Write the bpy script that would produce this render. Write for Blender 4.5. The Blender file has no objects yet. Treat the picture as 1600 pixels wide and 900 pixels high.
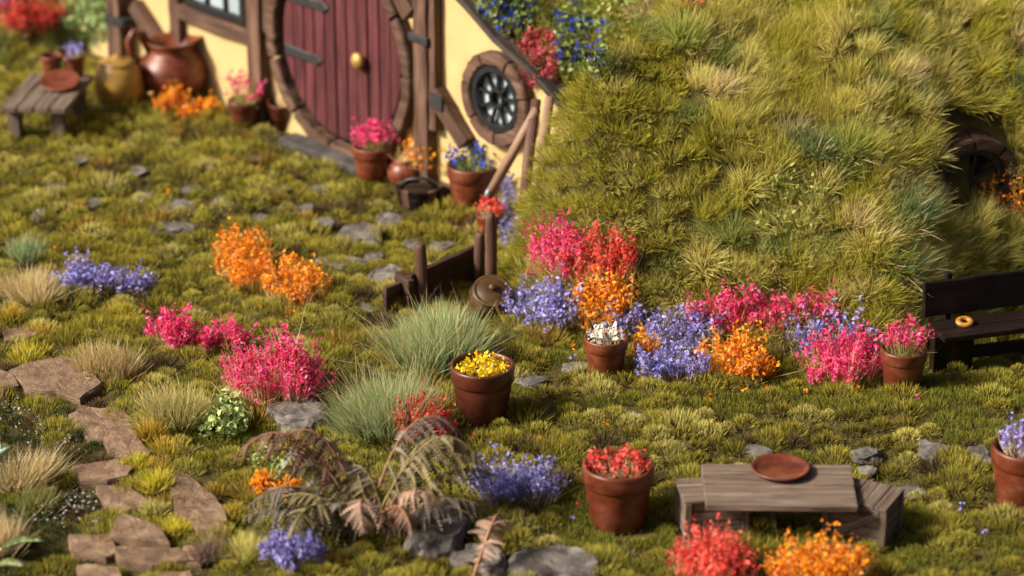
import bpy, bmesh, math, random
import numpy as np
from mathutils import Vector, Matrix
from mathutils import noise as mnoise

R = math.radians
scene = bpy.context.scene
C = scene.collection

# ------------------------------------------------------------------ camera
PITCH, FPX, CAMH = R(23.0), 4537.0, 10.0
cam = bpy.data.cameras.new('camera'); cam_o = bpy.data.objects.new('camera', cam); C.objects.link(cam_o)
cam_o.location = (0, 0, CAMH); cam_o.rotation_euler = (R(90) - PITCH, 0, 0)
cam.sensor_width = 36; cam.lens = FPX / 1600 * 36; cam.clip_start = .5; cam.clip_end = 6000
cam.dof.use_dof = True; cam.dof.focus_distance = 23.3; cam.dof.aperture_fstop = 0.53
scene.camera = cam_o

# ------------------------------------------------------------------ world, sun, exposure
SUN_AZ, SUN_EL = R(75), R(37)          # azimuth measured from the camera side towards the left
to_sun = Vector((-math.sin(SUN_AZ) * math.cos(SUN_EL), -math.cos(SUN_AZ) * math.cos(SUN_EL), math.sin(SUN_EL)))
world = bpy.data.worlds.new('World'); scene.world = world; world.use_nodes = True
wn = world.node_tree
sky = wn.nodes.new('ShaderNodeTexSky'); sky.sky_type = 'NISHITA'; sky.sun_disc = False
sky.sun_elevation = SUN_EL; sky.sun_rotation = math.atan2(to_sun.x, to_sun.y)
sky.air_density = .4; sky.dust_density = 6.0; sky.ozone_density = .3
wn.nodes['Background'].inputs['Strength'].default_value = 0.07
wn.links.new(sky.outputs[0], wn.nodes['Background'].inputs['Color'])
sl = bpy.data.lights.new('sun', 'SUN'); sl.energy = 4.7; sl.angle = R(9.0); sl.color = (1.0, .90, .76)
so = bpy.data.objects.new('sun', sl); C.objects.link(so)
so.rotation_euler = to_sun.to_track_quat('Z', 'Y').to_euler(); so.location = to_sun * 40
vs = scene.view_settings
vs.view_transform = 'Standard'; vs.look = 'None'; vs.gamma = 1; vs.exposure = 0.72; vs.use_curve_mapping = False
scene.cycles.max_bounces = 6; scene.cycles.diffuse_bounces = 3; scene.cycles.glossy_bounces = 3
scene.cycles.transmission_bounces = 4; scene.cycles.transparent_max_bounces = 4
scene.cycles.use_denoising = True

# ------------------------------------------------------------------ helpers: projection to world
cp, sp = math.cos(PITCH), math.sin(PITCH)
def ray(px, py):
    px = np.asarray(px, float); py = np.asarray(py, float)
    return np.stack([px - 800, FPX * cp + (450 - py) * sp, -FPX * sp + (450 - py) * cp], -1) / FPX
def G(px, py, z=0.0):
    d = ray(px, py); t = (z - CAMH) / d[..., 2]
    return np.array([0, 0, CAMH]) + d * np.asarray(t)[..., None]
def mpp(p):
    return float(p[1] * cp - (p[2] - CAMH) * sp) / FPX

# ------------------------------------------------------------------ terrain
def tz(x, y):
    return .025 * np.sin(1.7 * x + .5) * np.sin(1.3 * y) + .015 * np.sin(3.1 * x + 1.1 * y) + .010 * np.sin(4.3 * y - 2.2 * x)
WA = R(47)                                    # the front wall runs to the right and towards the viewer
W0 = G(540, 238)
WU = np.array([math.cos(WA), -math.sin(WA), 0]); WN = np.array([math.sin(WA), math.cos(WA), 0])   # WN points into the wall
def Wl(px, py, y=0.0):
    """pixel -> (u, z) on the wall plane shifted y into the wall"""
    o = np.array([0, 0, CAMH]); d = ray(px, py)
    t = ((W0 - o) @ WN + y) / (d @ WN); p = o + d * t
    return float((p - W0) @ WU), float(p[2])
EAVE = sorted([Wl(*q) for q in ((695, -35), (740, 12), (784, 62), (837, 108), (877, 155), (915, 205), (950, 250))])
EU = np.array([-4.6, -3.0, -1.2] + [e[0] for e in EAVE]); EZ = np.array([2.0, 2.75, 3.0] + [e[1] for e in EAVE])
U_END = EAVE[-1][0]
BASE = [(790, 438), (806, 474), (862, 506), (960, 528), (1080, 545), (1250, 558), (1395, 572), (1452, 548), (1520, 514), (1600, 492), (1800, 470), (2300, 440)]
BK = [.75, .78, .85, 1.1, 1.5, 1.9, 1.9, 1.7, 1.6, 1.6, 1.7, 2.0]
BP = [(W0 + WU * -4.5)[:2], (W0 + WU * (U_END - .15))[:2]] + [G(*q)[:2] for q in BASE] 
BKK = [.9, .65] + BK
POLY = np.array(BP + [np.array([14, 45.]), np.array([-6., 45.])])
def inside(x, y, P):
    r = np.zeros(x.shape, bool); j = len(P) - 1
    for i in range(len(P)):
        xi, yi = P[i]; xj, yj = P[j]
        with np.errstate(divide='ignore', invalid='ignore'):
            c = ((yi > y) != (yj > y)) & (x < (xj - xi) * (y - yi) / (yj - yi + 1e-12) + xi)
        r ^= c; j = i
    return r
def dome(x, y):
    x = np.asarray(x, float); y = np.asarray(y, float)
    best = np.full(x.shape, 1e9); hh = np.full(x.shape, 9.)
    for i in range(len(BP) - 1):
        a, b = BP[i], BP[i + 1]; ab = b - a
        t = np.clip(((x - a[0]) * ab[0] + (y - a[1]) * ab[1]) / (ab @ ab), 0, 1)
        d = np.hypot(x - a[0] - t * ab[0], y - a[1] - t * ab[1]); k = BKK[i] + (BKK[i + 1] - BKK[i]) * t
        best = np.minimum(best, d); hh = np.minimum(hh, 3.5 * (1 - np.exp(-d / k)))
    ins = inside(x, y, POLY)
    h = hh + .06 * np.sin(3.1 * x + 1) * np.sin(2.7 * y + x) * np.minimum(best, 1)
    h = np.where(ins, h, -np.minimum(best, .3) - .02)
    return h
# the small round window in the hillside sits in a bay cut into the slope
BAY_A = R(14)
BAYD = np.array([math.cos(BAY_A), math.sin(BAY_A)]); BAYN = np.array([math.sin(BAY_A), -math.cos(BAY_A)])   # BAYN looks out
BAYC = None
def hill(x, y):
    h = dome(x, y)
    if BAYC is not None:
        u = (x - BAYC[0]) * BAYD[0] + (y - BAYC[1]) * BAYD[1]; v = (x - BAYC[0]) * BAYN[0] + (y - BAYC[1]) * BAYN[1]
        side = np.clip((np.abs(u) - .30) / .25, 0, 1); side = side * side * (3 - 2 * side)
        ledge = BAYC[2] - .27 + side * 2.5
        h = np.where((v > -.05), np.minimum(h, np.maximum(ledge, -.4)), h)
    return h
def roof(x, y):
    u = (x - W0[0]) * WU[0] + (y - W0[1]) * WU[1]; w = (x - W0[0]) * WN[0] + (y - W0[1]) * WN[1]
    e = np.interp(u, EU, EZ)
    h = e + .04 + .55 * w - .03 * w * w
    return np.where((w > 0.0) & (w < 4) & (u < U_END) & (u > -4.6), h, -1)
BANK = G(20, 70)
def bank(x, y):
    d = np.hypot((x - BANK[0] + .35) / 1.25, (y - BANK[1] - .5) / 1.1)
    return 1.0 * np.exp(-d ** 2 * 1.6) - .12
def height(x, y):
    return np.maximum(np.maximum(tz(x, y), hill(x, y)), np.maximum(roof(x, y), bank(x, y)))
def surf(px, py, fn=None):
    fn = fn or height
    d = ray(px, py); o = np.array([0, 0, CAMH]); sh = d.shape[:-1]
    lo = np.full(sh, 15.0); hit = np.zeros(sh, bool); res = np.full(sh, 40.0)
    for s in np.arange(15, 40, .06):
        p = o + d * s; below = (p[..., 2] < fn(p[..., 0], p[..., 1])) & ~hit
        res = np.where(below, s - .03, res); hit |= below
    return o + d * res[..., None]
_c = surf(np.array([1525.]), np.array([290.]), lambda x, y: np.maximum(tz(x, y), dome(x, y)))[0]
BAYC = np.array([_c[0] + BAYN[0] * -.05, _c[1] + BAYN[1] * -.05, _c[2] + .02])

# ------------------------------------------------------------------ helpers: objects
def link(o, parent=None, M=None):
    C.objects.link(o)
    if parent is not None: o.parent = parent
    if M is not None: o.matrix_basis = M
    return o
def tag(o, label=None, cat=None, group=None, kind=None):
    if label: o['label'] = label
    if cat: o['category'] = cat
    if group: o['group'] = group
    if kind: o['kind'] = kind
    return o
def thing(name, label, cat, loc=(0, 0, 0), rz=0.0, group=None):
    o = bpy.data.objects.new(name, None); o.empty_display_size = .1
    link(o, None, Matrix.Translation(Vector(loc)) @ Matrix.Rotation(rz, 4, 'Z'))
    return tag(o, label, cat, group)
def part(name, me, parent, mat=None, M=None):
    o = bpy.data.objects.new(name, me)
    if mat is not None and not me.materials: me.materials.append(mat)
    return link(o, parent, M)
def sub(name, parent, M=None):
    o = bpy.data.objects.new(name, None); o.empty_display_size = .1
    return link(o, parent, M)
def T(x, y, z): return Matrix.Translation((x, y, z))
def RZ(a): return Matrix.Rotation(a, 4, 'Z')
def RX(a): return Matrix.Rotation(a, 4, 'X')
def RY(a): return Matrix.Rotation(a, 4, 'Y')
def mesh(name, v, f, smooth=False):
    me = bpy.data.meshes.new(name); me.from_pydata([tuple(map(float, q)) for q in v], [], f); me.update()
    if smooth: me.shade_smooth()
    return me
def kit(name, groups, mat):
    """groups: (V (N,k,3), faces template, C (N,k,3)); many small pieces in one mesh"""
    groups = [g for g in groups if len(g[0])]
    nv = 0; VV = []; CC = []; LI = []; LS = []; nl = 0
    for V, F, Cc in groups:
        N, k = V.shape[:2]; VV.append(V.reshape(-1, 3)); CC.append(np.clip(Cc, 0, 1).reshape(-1, 3))
        fl = np.concatenate([np.array(f) for f in F]); st = np.cumsum([0] + [len(f) for f in F])[:-1]; L = len(fl)
        off = np.arange(N)[:, None]
        LI.append((fl[None] + off * k + nv).ravel()); LS.append((st[None] + off * L + nl).ravel()); nv += N * k; nl += N * L
    V = np.concatenate(VV).astype(np.float32); LI = np.concatenate(LI).astype(np.int32); LS = np.concatenate(LS).astype(np.int32)
    me = bpy.data.meshes.new(name)
    me.vertices.add(len(V)); me.vertices.foreach_set('co', V.ravel())
    me.loops.add(len(LI)); me.loops.foreach_set('vertex_index', LI)
    me.polygons.add(len(LS)); me.polygons.foreach_set('loop_start', LS)
    me.update(calc_edges=True)
    a = me.attributes.new('Col', 'FLOAT_COLOR', 'POINT')
    a.data.foreach_set('color', np.concatenate([np.concatenate(CC), np.ones((len(V), 1))], 1).astype(np.float32).ravel())
    me.materials.append(mat)
    return me
def unit(a): return a / (np.linalg.norm(a, axis=-1, keepdims=True) + 1e-9)

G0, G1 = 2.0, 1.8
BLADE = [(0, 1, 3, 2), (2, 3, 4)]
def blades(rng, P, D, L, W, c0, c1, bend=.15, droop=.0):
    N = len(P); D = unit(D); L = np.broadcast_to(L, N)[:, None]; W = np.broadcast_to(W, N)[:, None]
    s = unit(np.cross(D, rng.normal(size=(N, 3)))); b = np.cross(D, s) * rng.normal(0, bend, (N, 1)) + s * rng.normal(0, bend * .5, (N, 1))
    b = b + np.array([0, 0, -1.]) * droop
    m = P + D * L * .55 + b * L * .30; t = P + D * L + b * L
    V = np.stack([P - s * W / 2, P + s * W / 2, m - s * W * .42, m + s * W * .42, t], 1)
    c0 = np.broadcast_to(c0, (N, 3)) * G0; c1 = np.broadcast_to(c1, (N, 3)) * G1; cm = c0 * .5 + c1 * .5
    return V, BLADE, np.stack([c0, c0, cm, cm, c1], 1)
PETAL = [(0, 1, 2), (0, 2, 3)]
def petals(rng, P, S, col, aspect=.62):
    N = len(P); S = np.broadcast_to(S, N)[:, None]
    a = unit(rng.normal(size=(N, 3)) + np.array([0, 0, .35])); b = unit(np.cross(a, rng.normal(size=(N, 3)))); n = np.cross(a, b)
    f = rng.uniform(.05, .45, (N, 1))
    V = np.stack([P - a * S * .5, P + b * S * aspect * .5 + n * S * f, P + a * S * .5 + n * S * rng.normal(0, .15, (N, 1)), P - b * S * aspect * .5 + n * S * f * rng.uniform(.2, 1.2, (N, 1))], 1)
    return V, PETAL, np.repeat(col[:, None, :], 4, 1)
LEAF = [(0, 1, 2), (1, 3, 4, 2), (3, 5, 4)]
def leaves(rng, P, A, S, col, w=.5, cup=.15):
    N = len(P); S = np.broadcast_to(S, N)[:, None]; a = unit(A); b = unit(np.cross(a, rng.normal(size=(N, 3)))); n = np.cross(a, b)
    V = np.stack([P, P + a * S * .3 + b * S * w * .5 + n * S * cup, P + a * S * .3 - b * S * w * .5 + n * S * cup,
                  P + a * S * .7 + b * S * w * .42 + n * S * cup, P + a * S * .7 - b * S * w * .42 + n * S * cup, P + a * S], 1)
    return V, LEAF, np.repeat(col[:, None, :], 6, 1)

def jcol(rng, base, n, v=.15, h=.06):
    base = np.asarray(base, float)
    if base.ndim == 1: base = np.repeat(base[None], n, 0)
    return np.clip(base * rng.normal(1, v, (n, 1)) * rng.normal(1, h, (n, 3)), .003, 1)

def box(lx, ly, lz, bev=.008, jit=.0, seg=1, seed=0):
    """box centred on the origin, long axis X, with softened and slightly uneven edges"""
    bm = bmesh.new(); bmesh.ops.create_cube(bm, size=1)
    bmesh.ops.scale(bm, vec=(lx, ly, lz), verts=bm.verts)
    if seg > 1:
        ed = [e for e in bm.edges if abs((e.verts[0].co - e.verts[1].co).x) > 1e-5]
        bmesh.ops.subdivide_edges(bm, edges=ed, cuts=seg - 1, use_grid_fill=True)
    if bev > 0:
        ed = [e for e in bm.edges if e.calc_face_angle(0) > .5]
        bmesh.ops.bevel(bm, geom=ed, offset=min(bev, .3 * min(lx, ly, lz)), segments=2, affect='EDGES', profile=.6)
    rnd = random.Random(seed)
    if jit:
        ph = rnd.random() * 50
        for v in bm.verts:
            n = mnoise.noise_vector(v.co * 6 + Vector((ph, ph * .7, 0))); v.co += n * jit
    me = bpy.data.meshes.new('box'); bm.to_mesh(me); bm.free()
    return me
def lathe(prof, n=40, jit=0.0, seed=0, arc=None):
    v, f = [], []; rnd = random.Random(seed); ph = rnd.random() * 20
    for r, z in prof:
        for k in range(n):
            a = 2 * math.pi * k / n
            rr = r * (1 + jit * mnoise.noise(Vector((math.cos(a) * 1.5 + ph, math.sin(a) * 1.5, z * 4))))
            v.append((rr * math.cos(a), rr * math.sin(a), z))
    m = len(prof)
    for i in range(m - 1):
        for k in range(n):
            k2 = (k + 1) % n
            f.append((i * n + k, i * n + k2, (i + 1) * n + k2, (i + 1) * n + k))
    if prof[0][0] > 1e-4: f.append(tuple(reversed(range(n))))
    if prof[-1][0] > 1e-4: f.append(tuple((m - 1) * n + k for k in range(n)))
    return mesh('turned', v, f, True)
def tube(pts, rad, n=10, caps=True):
    """bent tapered rod"""
    pts = [Vector(p) for p in pts]; rad = rad if hasattr(rad, '__len__') else [rad] * len(pts)
    v, f = [], []; prev = None
    for i, p in enumerate(pts):
        d = (pts[min(i + 1, len(pts) - 1)] - pts[max(i - 1, 0)]).normalized()
        if prev is None:
            s = d.cross(Vector((0, 0, 1)) if abs(d.z) < .9 else Vector((1, 0, 0))).normalized()
        else:
            s = (prev - d * prev.dot(d)).normalized()
        prev = s; t = d.cross(s)
        for k in range(n):
            a = 2 * math.pi * k / n; v.append(p + (s * math.cos(a) + t * math.sin(a)) * rad[i])
    m = len(pts)
    for i in range(m - 1):
        for k in range(n): f.append((i * n + k, i * n + (k + 1) % n, (i + 1) * n + (k + 1) % n, (i + 1) * n + k))
    if caps: f.append(tuple(reversed(range(n)))); f.append(tuple((m - 1) * n + k for k in range(n)))
    return mesh('rod', v, f, True)
def arc_seg(r0, r1, a0, a1, y0, y1, n=8, jit=.006, seed=0, bev=.012):
    """one curved timber of a ring standing in the XZ plane"""
    bm = bmesh.new(); rnd = random.Random(seed); rows = []
    for i in range(n + 1):
        a = a0 + (a1 - a0) * i / n; j = rnd.uniform(-jit, jit)
        rows.append([bm.verts.new(((r + j + rnd.uniform(-jit, jit) * .4) * math.cos(a), y, (r + j) * math.sin(a))) for r, y in ((r0, y0), (r1, y0), (r1, y1), (r0, y1))])
    for i in range(n):
        for k in range(4): bm.faces.new((rows[i][k], rows[i][(k + 1) % 4], rows[i + 1][(k + 1) % 4], rows[i + 1][k]))
    bm.faces.new(rows[0][::-1]); bm.faces.new(rows[-1])
    bmesh.ops.recalc_face_normals(bm, faces=bm.faces)
    ed = [e for e in bm.edges if e.calc_face_angle(0) > .7]
    bmesh.ops.bevel(bm, geom=ed, offset=bev, segments=2, affect='EDGES')
    me = bpy.data.meshes.new('arc'); bm.to_mesh(me); bm.free(); return me
def prism(poly, y0, y1, bev=.006):
    """polygon in XZ extruded along Y"""
    bm = bmesh.new(); a = [bm.verts.new((x, y0, z)) for x, z in poly]; b = [bm.verts.new((x, y1, z)) for x, z in poly]; n = len(poly)
    bm.faces.new(a); bm.faces.new(b[::-1])
    for i in range(n): bm.faces.new((a[i], b[i], b[(i + 1) % n], a[(i + 1) % n]))
    bmesh.ops.recalc_face_normals(bm, faces=bm.faces)
    if bev:
        ed = [e for e in bm.edges if e.calc_face_angle(0) > .6]
        bmesh.ops.bevel(bm, geom=ed, offset=bev, segments=1, affect='EDGES')
    me = bpy.data.meshes.new('prism'); bm.to_mesh(me); bm.free(); return me

# ------------------------------------------------------------------ materials
def new_mat(name):
    m = bpy.data.materials.new(name); m.use_nodes = True; nt = m.node_tree; nt.nodes.clear()
    out = nt.nodes.new('ShaderNodeOutputMaterial'); return m, nt, out
def nd(nt, t, **kw):
    n = nt.nodes.new(t)
    for k, v in kw.items():
        if k in n.inputs.keys(): n.inputs[k].default_value = v
        else: setattr(n, k, v)
    return n
def fibre_mat(name, transl=.3, rough=.7, spec=.2):
    m, nt, out = new_mat(name)
    at = nd(nt, 'ShaderNodeAttribute', attribute_name='Col')
    b = nd(nt, 'ShaderNodeBsdfPrincipled', Roughness=rough); b.inputs['Specular IOR Level'].default_value = spec
    t = nd(nt, 'ShaderNodeBsdfTranslucent'); mx = nd(nt, 'ShaderNodeMixShader'); mx.inputs[0].default_value = transl
    nt.links.new(at.outputs['Color'], b.inputs['Base Color']); nt.links.new(at.outputs['Color'], t.inputs['Color'])
    nt.links.new(b.outputs[0], mx.inputs[1]); nt.links.new(t.outputs[0], mx.inputs[2]); nt.links.new(mx.outputs[0], out.inputs['Surface'])
    return m
def solid(name, cols, scale=(6, 6, 6), rough=.6, spec=.4, bump=.3, bscale=None, detail=8, metallic=0.0, bdist=.01, pos=None, coat=0.0, rvar=0.0):
    """noise-mottled surface in object space"""
    m, nt, out = new_mat(name)
    tc = nd(nt, 'ShaderNodeTexCoord'); oi = nd(nt, 'ShaderNodeObjectInfo')
    mp = nd(nt, 'ShaderNodeMapping'); mp.inputs['Scale'].default_value = scale
    add = nd(nt, 'ShaderNodeVectorMath', operation='ADD'); mul = nd(nt, 'ShaderNodeVectorMath', operation='SCALE'); mul.inputs['Scale'].default_value = 37.0
    cmb = nd(nt, 'ShaderNodeCombineXYZ')
    for i in range(3): nt.links.new(oi.outputs['Random'], cmb.inputs[i])
    nt.links.new(cmb.outputs[0], mul.inputs[0]); nt.links.new(tc.outputs['Object'], mp.inputs['Vector'])
    nt.links.new(mp.outputs[0], add.inputs[0]); nt.links.new(mul.outputs[0], add.inputs[1])
    nz = nd(nt, 'ShaderNodeTexNoise', Scale=1.0, Detail=float(detail), Roughness=.62, Distortion=.25); nt.links.new(add.outputs[0], nz.inputs['Vector'])
    rp = nd(nt, 'ShaderNodeValToRGB'); e = rp.color_ramp.elements
    pos = pos or [.28 + .44 * i / (len(cols) - 1) for i in range(len(cols))]
    e[0].position = pos[0]; e[0].color = (*cols[0], 1); e[1].position = pos[-1]; e[1].color = (*cols[-1], 1)
    for p, c in list(zip(pos, cols))[1:-1]:
        q = e.new(p); q.color = (*c, 1)
    nt.links.new(nz.outputs['Fac'], rp.inputs[0])
    b = nd(nt, 'ShaderNodeBsdfPrincipled', Roughness=rough, Metallic=metallic); b.inputs['Specular IOR Level'].default_value = spec
    b.inputs['Coat Weight'].default_value = coat; b.inputs['Coat Roughness'].default_value = .25
    # slight value difference from piece to piece
    hv = nd(nt, 'ShaderNodeHueSaturation'); mr = nd(nt, 'ShaderNodeMapRange'); mr.inputs['To Min'].default_value = .82; mr.inputs['To Max'].default_value = 1.16
    nt.links.new(oi.outputs['Random'], mr.inputs['Value']); nt.links.new(mr.outputs[0], hv.inputs['Value']); nt.links.new(rp.outputs[0], hv.inputs['Color'])
    nt.links.new(hv.outputs[0], b.inputs['Base Color'])
    if rvar:
        m2 = nd(nt, 'ShaderNodeMapRange'); m2.inputs['To Min'].default_value = rough - rvar; m2.inputs['To Max'].default_value = rough + rvar
        nt.links.new(nz.outputs['Fac'], m2.inputs['Value']); nt.links.new(m2.outputs[0], b.inputs['Roughness'])
    if bump:
        n2 = nd(nt, 'ShaderNodeTexNoise', Scale=1.0, Detail=8.0, Roughness=.7)
        mp2 = nd(nt, 'ShaderNodeMapping'); mp2.inputs['Scale'].default_value = bscale or tuple(s * 3 for s in scale)
        nt.links.new(tc.outputs['Object'], mp2.inputs['Vector']); nt.links.new(mp2.outputs[0], n2.inputs['Vector'])
        bp = nd(nt, 'ShaderNodeBump', Strength=bump, Distance=bdist); nt.links.new(n2.outputs['Fac'], bp.inputs['Height']); nt.links.new(bp.outputs[0], b.inputs['Normal'])
    nt.links.new(b.outputs[0], out.inputs['Surface'])
    return m
FIB = fibre_mat('grass_fibre', .42); PET = fibre_mat('petal', .40, .75, .15); LEAFM = fibre_mat('leaf', .25, .5, .35)
FERNM = fibre_mat('fern_paper', .12, .6, .3)
EARTH = solid('earth', [(.030, .024, .010), (.060, .048, .016), (.095, .078, .024)], (3, 3, 3), .9, .1, .6, (14, 14, 14), bdist=.03)
HILLM = solid('hill_soil', [(.035, .028, .010), (.07, .058, .018), (.10, .085, .028)], (3, 3, 3), .95, .1, .6, (12, 12, 12), bdist=.03)
PLASTER = solid('yellow_plaster', [(.50, .365, .16), (.57, .43, .195), (.62, .475, .225)], (2, 2, 2), .85, .15, .15, (40, 40, 40), bdist=.004)
TIMBER = solid('brown_timber', [(.035, .018, .012), (.10, .054, .036), (.18, .108, .074)], (1.6, 14, 14), .7, .25, .7, (3, 40, 40), bdist=.012)
DOORW = solid('maroon_paint', [(.030, .012, .013), (.095, .023, .026), (.150, .048, .052)], (16, 16, 1.6), .6, .3, 1.0, (46, 46, 3.5), bdist=.02)
IRON = solid('dark_iron', [(.014, .014, .016), (.034, .034, .038)], (9, 9, 9), .5, .5, .4, bdist=.004)
BLACK = solid('black_iron_and_shade', [(.008, .008, .009), (.018, .018, .02)], (9, 9, 9), .45, .4, .2, bdist=.003)  # ironwork, and the painted gap shade behind the door leaf
GLASS = solid('sky_sheen_glass', [(.22, .30, .34), (.46, .55, .60)], (2, 2, 2), .07, .8, 0)  # pale blue base colour paints a sky reflection into the panes
GLASS2 = solid('dark_window_glass', [(.004, .005, .006), (.010, .012, .013)], (2, 2, 2), .12, .6, 0)
BRASS = solid('brass', [(.42, .25, .06), (.55, .35, .10)], (9, 9, 9), .5, .4, .2, metallic=.4)
TERRA = solid('terracotta', [(.042, .011, .005), (.108, .023, .009), (.165, .042, .018), (.21, .085, .055)], (5, 5, 7), .42, .45, .15, (30, 30, 60), bdist=.004, rvar=.1)
TERRAD = solid('dark_terracotta', [(.045, .012, .007), (.078, .018, .009), (.11, .030, .015)], (5, 5, 9), .40, .5, .15, (30, 30, 60), bdist=.004, rvar=.1)
MUSTARD = solid('mustard_glaze', [(.20, .11, .016), (.34, .19, .034), (.42, .25, .055)], (4, 4, 8), .4, .5, .15, bdist=.004)
OCHREJ = solid('brown_ochre_glaze', [(.030, .014, .004), (.058, .029, .008), (.09, .048, .014)], (4, 4, 10), .45, .4, .15, bdist=.004)
SOIL = solid('potting_soil', [(.012, .008, .005), (.04, .025, .015)], (20, 20, 20), .95, .1, .8, bdist=.01)
GREYW = solid('weathered_wood', [(.035, .024, .018), (.115, .082, .062), (.165, .122, .094), (.24, .185, .145)], (2.2, 24, 24), .8, .15, 1.0, (5, 60, 60), bdist=.014)
DARKT = solid('dark_roof_board', [(.018, .013, .011), (.045, .034, .029), (.085, .068, .06)], (1.6, 14, 14), .75, .2, .7, (3, 40, 40), bdist=.012)
DSTONE = solid('dark_step_stone', [(.03, .027, .026), (.075, .068, .064), (.13, .12, .115)], (5, 5, 5), .85, .2, .8, (16, 16, 16), bdist=.03)
DARKW = solid('dark_wood_with_shade', [(.004, .002, .0015), (.009, .0045, .003), (.02, .010, .007)], (1.6, 14, 14), .6, .2, .7, (3, 40, 40), bdist=.010)  # dark wood taken near-black, hill's shadow put into the colour; tub staves share it
REDW = solid('reddish_stake_wood', [(.040, .018, .012), (.090, .044, .030), (.15, .085, .06)], (14, 14, 1.6), .6, .3, .7, (36, 36, 3), bdist=.010)
REDWX = solid('reddish_plank_wood', [(.020, .009, .006), (.050, .023, .016), (.11, .062, .045)], (1.6, 14, 14), .65, .3, .8, (3, 36, 36), bdist=.012)
SLATE = solid('brown_slate', [(.11, .064, .038), (.23, .145, .090), (.34, .24, .16)], (7, 7, 14), .8, .25, 1.0, (11, 11, 50), bdist=.05)
STONE = solid('grey_stone', [(.05, .042, .036), (.13, .115, .102), (.26, .24, .22)], (5, 5, 5), .85, .2, .8, (16, 16, 16), bdist=.03)
HANDLE = solid('pale_handle_wood', [(.15, .085, .05), (.28, .175, .115), (.40, .275, .195)], (14, 14, 1.6), .6, .3, .5, bdist=.006)
BREAD = solid('golden_bun', [(.12, .05, .01), (.50, .24, .035)], (14, 14, 14), .35, .5, .3, bdist=.01)
STEEL = solid('spade_steel', [(.03, .028, .03), (.10, .095, .10)], (9, 9, 9), .35, .5, .2, metallic=.6)

# ------------------------------------------------------------------ ground sheet, hill, bank
def grid_mesh(name, xs, ys, fn, smooth=True):
    X, Y = np.meshgrid(xs, ys); Z = fn(X, Y); ny, nx = X.shape
    V = np.stack([X, Y, Z], -1).reshape(-1, 3)
    i = (np.arange(ny - 1)[:, None] * nx + np.arange(nx - 1)[None]).ravel()
    me = bpy.data.meshes.new(name); me.from_pydata(V.tolist(), [], np.stack([i, i + 1, i + nx + 1, i + nx], 1).tolist()); me.update(); me.shade_smooth()
    return me
ax = np.concatenate([[-3000, -800, -200, -60, -25, -14], np.arange(-10, 10.01, .16), [14, 25, 60, 200, 800, 3000]])
ay = np.concatenate([[-3000, -800, -200, -60, -10, 8], np.arange(14, 36.01, .16), [45, 80, 220, 800, 3000]])
g = part('ground', grid_mesh('ground', ax, ay, lambda x, y: tz(x, y) * (np.abs(x) < 12) - .0), None, EARTH); tag(g, kind='structure')
hm = grid_mesh('hill', np.arange(-2.0, 13, .1), np.arange(19, 40, .1), hill)
ho = part('hill', hm, None, HILLM); tag(ho, kind='structure')
uu = np.linspace(-4.6, U_END, 60); ww = np.linspace(.10, 4, 30)
U2, W2 = np.meshgrid(uu, ww); X2 = W0[0] + WU[0] * U2 + WN[0] * W2; Y2 = W0[1] + WU[1] * U2 + WN[1] * W2
Z2 = np.interp(U2, EU, EZ) + .0 + .55 * W2 - .03 * W2 ** 2
i = (np.arange(29)[:, None] * 60 + np.arange(59)[None]).ravel()
me = mesh('turf_roof', np.stack([X2, Y2, Z2], -1).reshape(-1, 3), np.stack([i, i + 1, i + 61, i + 60], 1).tolist(), True)
bk = part('bank', grid_mesh('bank', np.arange(-8, -2.2, .1), np.arange(24, 34, .1), bank), None, HILLM); tag(bk, kind='structure')

# ------------------------------------------------------------------ cottage front
HR = -WA
house = thing('cottage', 'yellow plastered cottage front with dark timbers and maroon round door, set into the hillside', 'cottage', W0, HR)
part('turf_roof', me, house, HILLM, (T(*W0) @ RZ(HR)).inverted())
def wall_outline():
    us = list(EU); zs = list(EZ)
    return [(U_END, -.1)] + [(u, z) for u, z in reversed(list(zip(us, zs)))] + [(-4.6, -.1)]
part('wall', prism(wall_outline(), 0, .30, 0), house, PLASTER)
def wbeam(name, p, q, w, y0, y1, mat=TIMBER, parent=house, seed=0, ext=0.0, jit=.012):
    """beam on the wall from (u,z) p to q, width w in the wall plane, between depths y0 and y1"""
    p, q = np.array(p), np.array(q); d = q - p; L = np.linalg.norm(d); a = math.atan2(d[1], d[0]); c = (p + q) / 2
    return part(name, box(L + ext, y1 - y0, w, .014, jit, max(2, int(L / .15)), seed), parent, mat, T(c[0], (y0 + y1) / 2, c[1]) @ RY(-a))
DCu, DCz = Wl(540, 79); DR = .90
# door: planks clipped to the circle
door = sub('door', house, T(DCu, 0, DCz)); tag(door, 'maroon round plank door')
part('door_gap_shade', lathe([(0.001, 0), (DR + .07, 0), (DR + .07, .02), (.001, .02)], 48), door, BLACK, T(0, .012, 0) @ RX(R(90)))  # black disc paints the shade in the gaps around leaf and planks
xs = [-DR + 2 * DR * k / 11 for k in range(12)]; rnd = random.Random(3)
for k in range(11):
    a, b = xs[k] + .008, xs[k + 1] - .008; n = 6; top = []
    for j in range(n + 1):
        x = a + (b - a) * j / n; top.append((x, math.sqrt(max(DR ** 2 - x * x, 0))))
    poly = top + [(x, -z) for x, z in reversed(top)]
    poly = [q for j, q in enumerate(poly) if j == 0 or abs(q[0] - poly[j - 1][0]) + abs(q[1] - poly[j - 1][1]) > 1e-4]
    if abs(poly[0][1] - poly[-1][1]) < 1e-4: poly = poly[:-1]
    part('plank', prism(poly, -.055 - rnd.random() * .012, -.028, .008), door, DOORW)
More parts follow.
